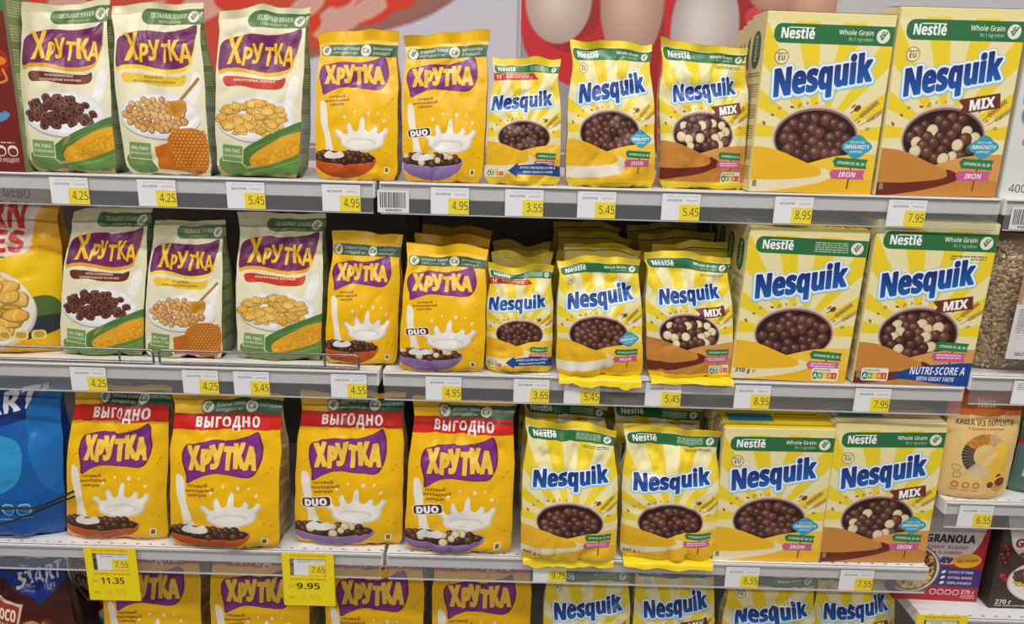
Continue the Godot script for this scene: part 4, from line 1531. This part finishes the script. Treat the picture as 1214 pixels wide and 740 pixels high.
func queue(src: Node3D, n: int, step: float, drift: float, label: String, group: String, turn := 2.0, rise := 0.0, about := false) -> void:
	# further packs of the same kind standing behind the front one
	for i in n:
		var c: Node3D = src.duplicate()
		c.name = numbered(String(src.name).rstrip("0123456789").rstrip("_"))
		add_child(c)
		if c.has_node("bottom_seal"):
			var seal := c.get_node("bottom_seal")
			c.remove_child(seal)
			seal.free()
		c.position = src.position + Vector3(drift * (i + 1), rise * (i + 1), -step * (i + 1))
		c.rotation.y += deg_to_rad(turn * [0.6, -1.0, 0.8, -0.4][i % 4])
		if about:
			c.rotation.y += PI      # turned with its back to the aisle
		c.set_meta("label", label.replace("queued behind", "queued %s behind" % ["first", "second", "third", "fourth", "fifth"][i]))
		c.set_meta("group", group)


func grain_bag(label: String, kind: int, row: int, x: float, z: float, wb: float, wt: float, h: float, roll: float, slope: float, sd: int, yaw := 0.0) -> Node3D:
	return bag_pack(label, Vector3(x, SHELF_Y[row], z), {"wb": wb, "wt": wt, "h": h, "d": 0.066, "edge": 0.82, "seal": 0.05, "roll": roll, "yaw": yaw, "slope": slope, "front": "grain_%d" % kind, "side": "side_green", "back": Color(0.88, 0.85, 0.72), "seed": sd, "crump": 1.3, "wave": 0.007, "group": "cream wholegrain bags"})


func yellow_bag(label: String, front: String, row: int, x: float, z: float, wb: float, wt: float, h: float, roll: float, slope: float, sd: int, d := 0.066) -> Node3D:
	return bag_pack(label, Vector3(x, SHELF_Y[row], z), {"wb": wb, "wt": wt, "h": h, "d": d, "edge": 0.74, "seal": 0.07, "roll": roll, "slope": slope, "front": front, "side": "side_yellow", "back": Color(0.93, 0.72, 0.08), "seed": sd, "crump": 1.2, "wave": 0.007, "group": "yellow cereal bags with the purple flag"})


func ball_bag(label: String, front: String, row: int, x: float, z: float, wb: float, wt: float, h: float, roll: float, slope: float, sd: int, flap := 0.0, d := 0.06) -> Node3D:
	return bag_pack(label, Vector3(x, SHELF_Y[row], z), {"wb": wb, "wt": wt, "h": h, "d": d, "edge": 0.5, "seal": 0.06, "roll": roll, "slope": slope, "front": front, "side": "side_bag", "back": Color(0.93, 0.82, 0.2), "seed": sd, "crump": 1.6, "wave": 0.009, "flap": flap, "group": "chocolate ball cereal bags"})


func build_row_one() -> void:
	box_pack("maroon cereal box with green band beside the first cream bag, top shelf", Vector3(-0.836, SHELF_Y[0], -0.002), 0.19, 0.29, 0.06, 0.0, 0.0, "maroon_box", "side_green", "", "", "cereal_box", Color(0.5, 0.5, 0.42))
	grain_bag("cream bag with bowl of brown chocolate rings and corn cob, top shelf", 0, 0, -0.6742, -0.038, 0.132, 0.133, 0.248, -0.3, 0.069, 1)
	grain_bag("cream bag with honey balls and honeycomb, top shelf", 1, 0, -0.5281, -0.038, 0.129, 0.137, 0.249, 2.1, 0.042, 2)
	grain_bag("cream bag with corn flakes and red ribbon, top shelf", 2, 0, -0.3935, -0.038, 0.124, 0.137, 0.248, -3.6, 0.06, 3)
	yellow_bag("yellow bag with orange bowl of chocolate balls, top shelf", "yellow_choco", 0, -0.2430, -0.038, 0.124, 0.122, 0.217, -1.1, 0.006, 4)
	yellow_bag("yellow DUO bag with lilac bowl, top shelf", "yellow_duo", 0, -0.1112, -0.038, 0.121, 0.129, 0.218, -1.0, 0.09, 5)
	ball_bag("small yellow bag with red 1€ strip and blue arrow, top shelf", "bag_euro", 0, 0.0104, -0.03, 0.115, 0.102, 0.186, -0.4, 0.026, 6)
	ball_bag("yellow chocolate ball bag with teal IMMUNITY star, top shelf", "bag_immunity", 0, 0.1449, -0.03, 0.137, 0.122, 0.211, 2.4, 0.022, 7)
	ball_bag("yellow MIX bag with brown ribbon, top shelf", "bag_mix", 0, 0.288, -0.04, 0.130, 0.134, 0.213, 3.4, -0.043, 8)
	var b := box_pack("yellow chocolate ball box with IMMUNITY star and IRON sign, top shelf", Vector3(0.4465, SHELF_Y[0], -0.004), 0.189, 0.256, 0.062, -0.3, 2.0, "box_plain", "side_box", "top_plain", "front chocolate ball boxes")
	queue(b, 5, 0.067, 0.012, "chocolate ball box queued behind the front box on the top shelf", "boxes queued on the top shelf", 1.2)
	box_pack("yellow MIX box with brown ribbon and tan hills, top shelf", Vector3(0.6405, SHELF_Y[0], -0.010), 0.189, 0.268, 0.062, 0.4, 2.5, "box_mix", "side_box", "top_mix", "front mix boxes")


func build_row_two() -> void:
	bag_pack("golden corn flakes bag with a white bowl behind the wire guard", Vector3(-0.876, SHELF_Y[1], -0.078), {"wb": 0.245, "wt": 0.25, "h": 0.27, "d": 0.1, "edge": 0.45, "seal": 0.05, "roll": -4.0, "front": "cornflakes", "side": "", "back": Color(0.85, 0.6, 0.08), "seed": 31, "crump": 1.5})
	grain_bag("cream bag with bowl of brown chocolate rings, behind the wire guard on the second shelf", 0, 1, -0.682, -0.065, 0.138, 0.132, 0.244, -7.0, 0.07, 11)
	grain_bag("cream bag with honey balls and honeycomb, behind the wire guard", 1, 1, -0.5439, -0.062, 0.128, 0.118, 0.228, -4.5, -0.021, 12)
	grain_bag("cream bag with corn flakes and red ribbon, behind the wire guard", 2, 1, -0.3852, -0.065, 0.139, 0.143, 0.246, -2.2, 0.027, 13)
	var a := yellow_bag("yellow bag with orange bowl of chocolate balls, second shelf", "yellow_choco", 1, -0.2475, -0.052, 0.118, 0.114, 0.217, -3.0, -0.021, 14)
	var b := yellow_bag("yellow DUO bag with lilac bowl, second shelf", "yellow_duo", 1, -0.1120, -0.027, 0.138, 0.13, 0.206, -1.9, -0.035, 15)
	queue(b, 2, 0.1, 0.0, "yellow bag queued behind the DUO bag on the second shelf", "yellow bags queued on the second shelf", 5.0)
	var c := ball_bag("small yellow bag with red 1€ strip, second shelf", "bag_euro", 1, 0.0134, -0.032, 0.108, 0.106, 0.175, 0.4, -0.011, 16)
	queue(c, 2, 0.085, 0.0, "plain yellow back of a small bag queued behind the 1€ bag", "small bags queued on the second shelf", 4.0, 0.004, true)
	var e := ball_bag("yellow chocolate ball bag with teal IMMUNITY star, second shelf", "bag_immunity", 1, 0.1449, -0.02, 0.141, 0.131, 0.193, 3.0, 0.058, 17, 0.016)
	queue(e, 3, 0.09, -0.005, "plain yellow back of a bag queued behind the IMMUNITY bag, second shelf", "bags queued behind the immunity bag", 4.0, 0.006, true)
	var f := ball_bag("yellow MIX bag with brown ribbon, second shelf", "bag_mix", 1, 0.2935, -0.024, 0.142, 0.137, 0.203, 5.5, -0.08, 18, 0.008)
	queue(f, 3, 0.09, -0.009, "plain yellow back of a bag queued behind the MIX bag, second shelf", "bags queued behind the mix bag", 4.0, 0.003, true)
	var g := box_pack("yellow chocolate ball box marked 310 g, second shelf", Vector3(0.4505, SHELF_Y[1], -0.004), 0.186, 0.249, 0.062, -1.3, 0.0, "box_plain_310", "side_box", "top_plain_310", "front chocolate ball boxes")
	queue(g, 3, 0.067, 0.003, "chocolate ball box queued behind the 310 g box", "boxes queued on the second shelf", 1.0)
	box_pack("yellow MIX box with blue NUTRI-SCORE A banner, second shelf", Vector3(0.6495, SHELF_Y[1], -0.004), 0.189, 0.265, 0.062, -0.6, 0.0, "box_mix_score", "side_box", "top_mix", "front mix boxes")


func build_row_three() -> void:
	bag_pack("glossy blue cereal bag beside the first yellow value bag", Vector3(-0.899, SHELF_Y[2], -0.055), {"wb": 0.232, "wt": 0.236, "h": 0.285, "d": 0.1, "edge": 0.4, "seal": 0.05, "roll": -4.0, "front": "blue_bag", "side": "", "back": Color(0.06, 0.26, 0.6), "seed": 41, "crump": 1.3})
	yellow_bag("large yellow value bag with orange bowl, beside the blue bag", "yellow_value_choco", 2, -0.6850, -0.054, 0.178, 0.168, 0.278, -5.0, 0.02, 21, 0.086)
	yellow_bag("large yellow value bag with orange bowl, between two other value bags", "yellow_value_choco", 2, -0.4858, -0.034, 0.184, 0.188, 0.276, -2.6, 0.03, 22, 0.09)
	yellow_bag("large yellow value DUO bag standing over the shelf joint", "yellow_value_duo", 2, -0.2768, -0.054, 0.187, 0.184, 0.278, -1.8, 0.012, 23, 0.086)
	yellow_bag("large yellow value DUO bag beside the 660 g bag, third shelf", "yellow_value_duo", 2, -0.0835, -0.039, 0.184, 0.178, 0.278, -1.6, -0.005, 24, 0.088)
	var a := ball_bag("large chocolate ball bag drooping over the 9.75 price card", "bag_large", 2, 0.1085, -0.012, 0.168, 0.153, 0.25, 1.2, -0.09, 25, 0.014, 0.075)
	queue(a, 2, 0.1, -0.003, "large chocolate ball bag queued behind the drooping bag, third shelf", "large bags queued on the third shelf", 4.0, 0.006)
	var b := ball_bag("large chocolate ball bag leaning against the boxes, third shelf", "bag_large", 2, 0.2815, -0.024, 0.163, 0.164, 0.239, 1.6, -0.026, 26, 0.011, 0.07)
	queue(b, 2, 0.1, -0.006, "large chocolate ball bag queued behind the bag leaning on the boxes", "large bags queued on the third shelf", -4.0, 0.006)
	var c := box_pack("yellow chocolate ball box with IMMUNITY star and IRON sign, third shelf", Vector3(0.4540, SHELF_Y[2], -0.009), 0.186, 0.250, 0.062, 0.5, 0.0, "box_plain", "side_box", "top_plain", "front chocolate ball boxes")
	queue(c, 2, 0.066, -0.004, "chocolate ball box queued behind the front box on the third shelf", "boxes queued on the third shelf", 0.8)
	var e := box_pack("yellow MIX box with brown ribbon and tan hills, third shelf", Vector3(0.6420, SHELF_Y[2], -0.013), 0.187, 0.262, 0.062, 1.0, 1.0, "box_mix", "side_box", "top_mix", "front mix boxes")
	queue(e, 1, 0.066, -0.004, "mix box queued behind the front mix box on the third shelf", "boxes queued on the third shelf", 0.8)


func build_row_four() -> void:
	var sd := 51
	for q in [[-0.672, "bottom-shelf value bag partly hidden by the yellow 11.35 card"], [-0.466, "bottom-shelf value bag between the two yellow offer cards"], [-0.247, "bottom-shelf value bag below the shelf joint"], [-0.043, "bottom-shelf value bag beside the EU-badged chocolate ball bag"]]:
		yellow_bag(q[1], "yellow_value_choco", 3, q[0], -0.112, 0.188, 0.188, 0.278, 0.0, 0.0, sd, 0.088).set_meta("group", "yellow value bags on the bottom shelf")
		sd += 1
	ball_bag("chocolate ball bag with EU badge beside the yellow value bags, bottom shelf", "bag_large_eu", 3, 0.158, -0.085, 0.166, 0.164, 0.247, 0.5, 0.0, 61, 0.0, 0.075)
	ball_bag("chocolate ball MIX bag squeezed beside the 8.55 card, bottom shelf", "bag_large_mix", 3, 0.326, -0.085, 0.152, 0.154, 0.262, 2.0, 0.05, 62, 0.0, 0.075)
	ball_bag("chocolate ball bag with EU badge under the 8.55 card, bottom shelf", "bag_large_eu", 3, 0.500, -0.085, 0.176, 0.172, 0.247, 0.0, 0.0, 63, 0.0, 0.075)
	ball_bag("chocolate ball MIX bag at the end of the bottom shelf", "bag_large_mix", 3, 0.668, -0.095, 0.156, 0.152, 0.258, 1.5, 0.06, 64, 0.0, 0.075)
	for p in [[-0.885, -0.07, 0.7, 2.0, 71, "glossy brown choco bag under the blue bag, bottom shelf"], [-1.06, -0.10, 0.72, -3.0, 72, "glossy brown choco bag partly cut by the frame edge, bottom shelf"], [-0.80, -0.20, 0.6, 4.0, 73, "glossy brown choco bag tucked behind the yellow 11.35 card"]]:
		bag_pack(p[5], Vector3(p[0], SHELF_Y[3], p[1]), {"wb": 0.165, "wt": 0.16, "h": 0.245, "d": 0.08, "edge": 0.35, "seal": 0.06, "roll": p[3], "front": "choco_bag", "side": "", "back": Color(0.24, 0.09, 0.07), "seed": p[4], "crump": 1.7, "wave": 0.01})


func build_side_bay() -> void:
	box_pack("pale granola box marked 400 g beside the MIX box", Vector3(0.839, SIDE_Y[0], -0.02), 0.19, 0.255, 0.06, 0.0, 0.0, "pale_granola", "", "", "", "granola_box", Color(0.86, 0.86, 0.84))
	# clear bag of chocolate muesli with a paper label
	var t := thing("muesli_bag", "clear bag of chocolate muesli with white paper label", "muesli bag", Vector3(0.868, SIDE_Y[1] + 0.002, -0.055))
	place(t, -1.0, 0.0)
	var w := 0.23
	var h := 0.225
	var body := func(uu: float, vv: float) -> Array:
		var an := TAU * uu
		var s := pow(maxf(0.0, sin(PI * clampf(0.06 + vv * 0.86, 0, 1))), 0.45)
		var c := Vector2(sin(an), cos(an))
		var x := signf(c.x) * pow(absf(c.x), 0.7) * w / 2 * (0.9 + 0.1 * s)
		var z := signf(c.y) * pow(absf(c.y), 0.8) * 0.045 * s
		z += 0.004 * noise.get_noise_3d(x * 30.0, vv * 8.0, an)
		return [Vector3(x, vv * h, z), Vector2(uu, 1.0 - vv)]
	part("muesli", grid_mesh(40, 26, body), plain("muesli_brown", Color(0.50, 0.37, 0.23), 0.8), t)
	var st := SurfaceTool.new()
	st.begin(Mesh.PRIMITIVE_TRIANGLES)
	var r := rng_of(91)
	for i in 2200:
		var u := r.randf_range(-0.27, 0.27)
		var v := r.randf_range(0.01, 0.93)
		var p: Vector3 = body.call(fposmod(u, 1.0), v)[0]
		var q: Vector3 = body.call(fposmod(u + 0.01, 1.0), v)[0]
		var tang := (q - p).normalized()
		var nrm := tang.cross(Vector3.UP).normalized()
		if nrm.z < 0.0:
			nrm = -nrm
		var ang := r.randf() * TAU
		var a := tang * cos(ang) + Vector3.UP * sin(ang)
		var b := -tang * sin(ang) + Vector3.UP * cos(ang)
		var s1 := r.randf_range(0.003, 0.0065)
		var s2 := s1 * r.randf_range(0.5, 0.8)
		var c := p + nrm * 0.0008
		var top := c + nrm * s2 * 0.7
		var col := Color(0.36, 0.21, 0.09).lerp(Color(0.66, 0.47, 0.24), r.randf()) if r.randf() < 0.86 else Color(0.10, 0.05, 0.03)
		var ring := [c + a * s1, c + b * s2, c - a * s1, c - b * s2]
		for k in 4:
			var p1: Vector3 = ring[k]
			var p2: Vector3 = ring[(k + 1) % 4]
			var n := (p1 - top).cross(p2 - top).normalized()
			var tri := [top, p2, p1]
			if n.dot(nrm) < 0:
				n = -n
				tri = [top, p1, p2]
			for vtx in tri:
				st.set_color(col)
				st.set_normal(n)
				st.add_vertex(vtx)
	var fm := plain("muesli_flakes", Color.WHITE, 0.7)
	fm.vertex_color_use_as_albedo = true
	var fl := part("flakes", st.commit(), fm, t)
	fl.set_meta("kind", "stuff")
	var film := func(uu: float, vv: float) -> Array:
		var q: Array = body.call(uu, vv)
		var p: Vector3 = q[0]
		p += Vector3(p.x * 0.03, 0, p.z * 0.12 + signf(p.z) * 0.003)
		p.z += 0.004 * noise.get_noise_3d(p.x * 40.0, p.y * 40.0, 5.0)
		return [p, q[1]]
	var clear := plain("clear_film", Color(0.95, 0.95, 0.95, 0.06), 0.08)
	clear.transparency = BaseMaterial3D.TRANSPARENCY_ALPHA
	part("film", grid_mesh(48, 34, film), clear, t)
	var lab := part("paper_label", rect_face(0.118, 0.155), mats["schoko_label"], t)
	lab.position = Vector3(-0.02, 0.028, 0.0575)
	# pouches on the third shelf
	bag_pack("golden polenta porridge pouch with ring of ingredients and orange top", Vector3(0.7955, SIDE_Y[2], -0.03), {"wb": 0.118, "wt": 0.126, "h": 0.188, "d": 0.05, "edge": 0.3, "seal": 0.06, "front": "porridge", "side": "", "back": Color(0.86, 0.68, 0.4), "seed": 81, "crump": 0.7, "foot": 1.0, "called": "porridge_pouch", "category": "pouch"})
	bag_pack("teal porridge pouch beside the golden pouch", Vector3(0.935, SIDE_Y[2], -0.055), {"wb": 0.125, "wt": 0.125, "h": 0.15, "d": 0.06, "edge": 0.3, "seal": 0.06, "roll": -3.0, "front": "teal_pouch", "side": "", "back": Color(0.3, 0.42, 0.38), "seed": 82, "crump": 0.7, "called": "porridge_pouch", "category": "pouch"})
	box_pack("red and purple granola box with a white name patch", Vector3(0.7905, SIDE_Y[3], -0.052), 0.152, 0.195, 0.055, 0.0, -2.0, "granola_red", "", "", "", "granola_box", Color(0.5, 0.12, 0.15))
	box_pack("dark granola box with cherries and a white bowl", Vector3(0.955, SIDE_Y[3], -0.034), 0.155, 0.195, 0.055, 0.0, 0.0, "granola_dark", "", "", "", "granola_box", Color(0.25, 0.2, 0.18))


# =====================================================================  price cards
func price_card(label: String, cell: int, at: Vector3, w := 0.058, h := 0.040) -> void:
	var t := thing("price_card", label, "price tag", at, "price cards in the ticket strips")
	part("card", boxm(Vector3(-w / 2, 0, -0.0003), Vector3(w / 2, h, 0.0003)), plain("card_white", Color(0.9, 0.9, 0.92), 0.5), t)
	var u := (cell % 4) / 4.0
	var v := floorf(cell / 4.0) / 4.0
	part("print", rect_face(w, h, 0.0005, Vector2(u + 0.002, v + 0.002), Vector2(u + 0.248, v + 0.248)), mats["tags"], t)


func build_tags() -> void:
	var prices := tag_prices()
	var rows := [
		[[-0.677, "4.25", "ring bag"], [-0.544, "4.25", "honey ball bag"], [-0.409, "5.45", "corn flake bag"], [-0.264, "4.95", "orange bowl bag"], [-0.099, "4.95", "DUO bag"], [0.014, "3.55", "1€ bag"], [0.124, "5.45", "IMMUNITY bag"], [0.252, "5.45", "MIX bag"], [0.423, "8.95", "chocolate ball box"], [0.595, "7.95", "MIX box"]],
		[[-0.685, "4.25", "ring bag"], [-0.503, "4.25", "honey ball bag"], [-0.420, "5.45", "corn flake bag"], [-0.262, "4.55", "orange bowl bag"], [-0.108, "4.95", "DUO bag"], [0.035, "3.65", "1€ bag"], [0.117, "5.45", "IMMUNITY bag"], [0.249, "5.45", "MIX bag"], [0.394, "8.95", "310 g box"], [0.589, "7.95", "MIX box"]],
		[[0.078, "9.75", "drooping large bag"], [0.413, "8.55", "chocolate ball box"], [0.612, "7.55", "MIX box"]],
	]
	var rank := ["top", "second", "third"]
	for i in 3:
		for p in rows[i]:
			price_card("white price card reading %s under the %s, %s shelf" % [p[1], p[2], rank[i]], prices.find(p[1]), Vector3(p[0], SHELF_Y[i] - 0.0455, 0.0023))
	price_card("white card printed with a bar code at the shelf joint", 14, Vector3(-0.185, SHELF_Y[0] - 0.0455, 0.0023), 0.048, 0.034)
	price_card("white card printed with a bar code under the pale granola box", 14, Vector3(0.778, SIDE_Y[0] - 0.0455, 0.0023), 0.048, 0.034)
	price_card("white card with small print under the muesli bag", 13, Vector3(0.842, SIDE_Y[1] - 0.0455, 0.0023))
	price_card("white price card reading 6.55 under the golden pouch", prices.find("6.55"), Vector3(0.795, SIDE_Y[2] - 0.0455, 0.0023))
	# yellow offer frames with a window for the price card
	for p in [[-0.6845, SHELF_Y[2], "offer_a", "7.55", "11.35", "yellow offer card under the value bag beside the blue bag"], [-0.342, SHELF_Y[2], "offer_b", "7.65", "9.95", "yellow offer card between the value bags by the shelf joint"], [0.772, SIDE_Y[3] + 0.011, "offer_c", "8.95", "8.95", "yellow offer card hanging from the granola shelf"]]:
		var w := 0.09
		var h := 0.104
		var y0: float = p[1] + 0.001 - h
		var t := thing("offer_card", p[5], "price sign", Vector3(p[0], y0, 0.006))
		var hole := [0.15, 0.84, 0.10, 0.44]    # window as fractions from the top edge
		var st := SurfaceTool.new()
		st.begin(Mesh.PRIMITIVE_TRIANGLES)
		var face := SurfaceTool.new()
		face.begin(Mesh.PRIMITIVE_TRIANGLES)
		for q in [[0.0, 1.0, 0.0, hole[2]], [0.0, 1.0, hole[3], 1.0], [0.0, hole[0], hole[2], hole[3]], [hole[1], 1.0, hole[2], hole[3]]]:
			var a := Vector3((q[0] - 0.5) * w, (1.0 - q[3]) * h, 0)
			var b := Vector3((q[1] - 0.5) * w, (1.0 - q[2]) * h, 0.0012)
			add_box(st, a, b)
			quad(face, [Vector3(a.x, a.y, 0.0014), Vector3(b.x, a.y, 0.0014), Vector3(b.x, b.y, 0.0014), Vector3(a.x, b.y, 0.0014)], Vector3.BACK,
				[Vector2(q[0], q[3]), Vector2(q[1], q[3]), Vector2(q[1], q[2]), Vector2(q[0], q[2])])
		part("frame", st.commit(), plain("offer_yellow", Color(0.96, 0.86, 0.06), 0.35), t)
		part("print", face.commit(), mats[p[2]], t)
		price_card("white price card inside the %s" % p[5], prices.find(p[3]), Vector3(p[0] + 0.002, y0 + h * 0.565, 0.0045), 0.055, 0.036)
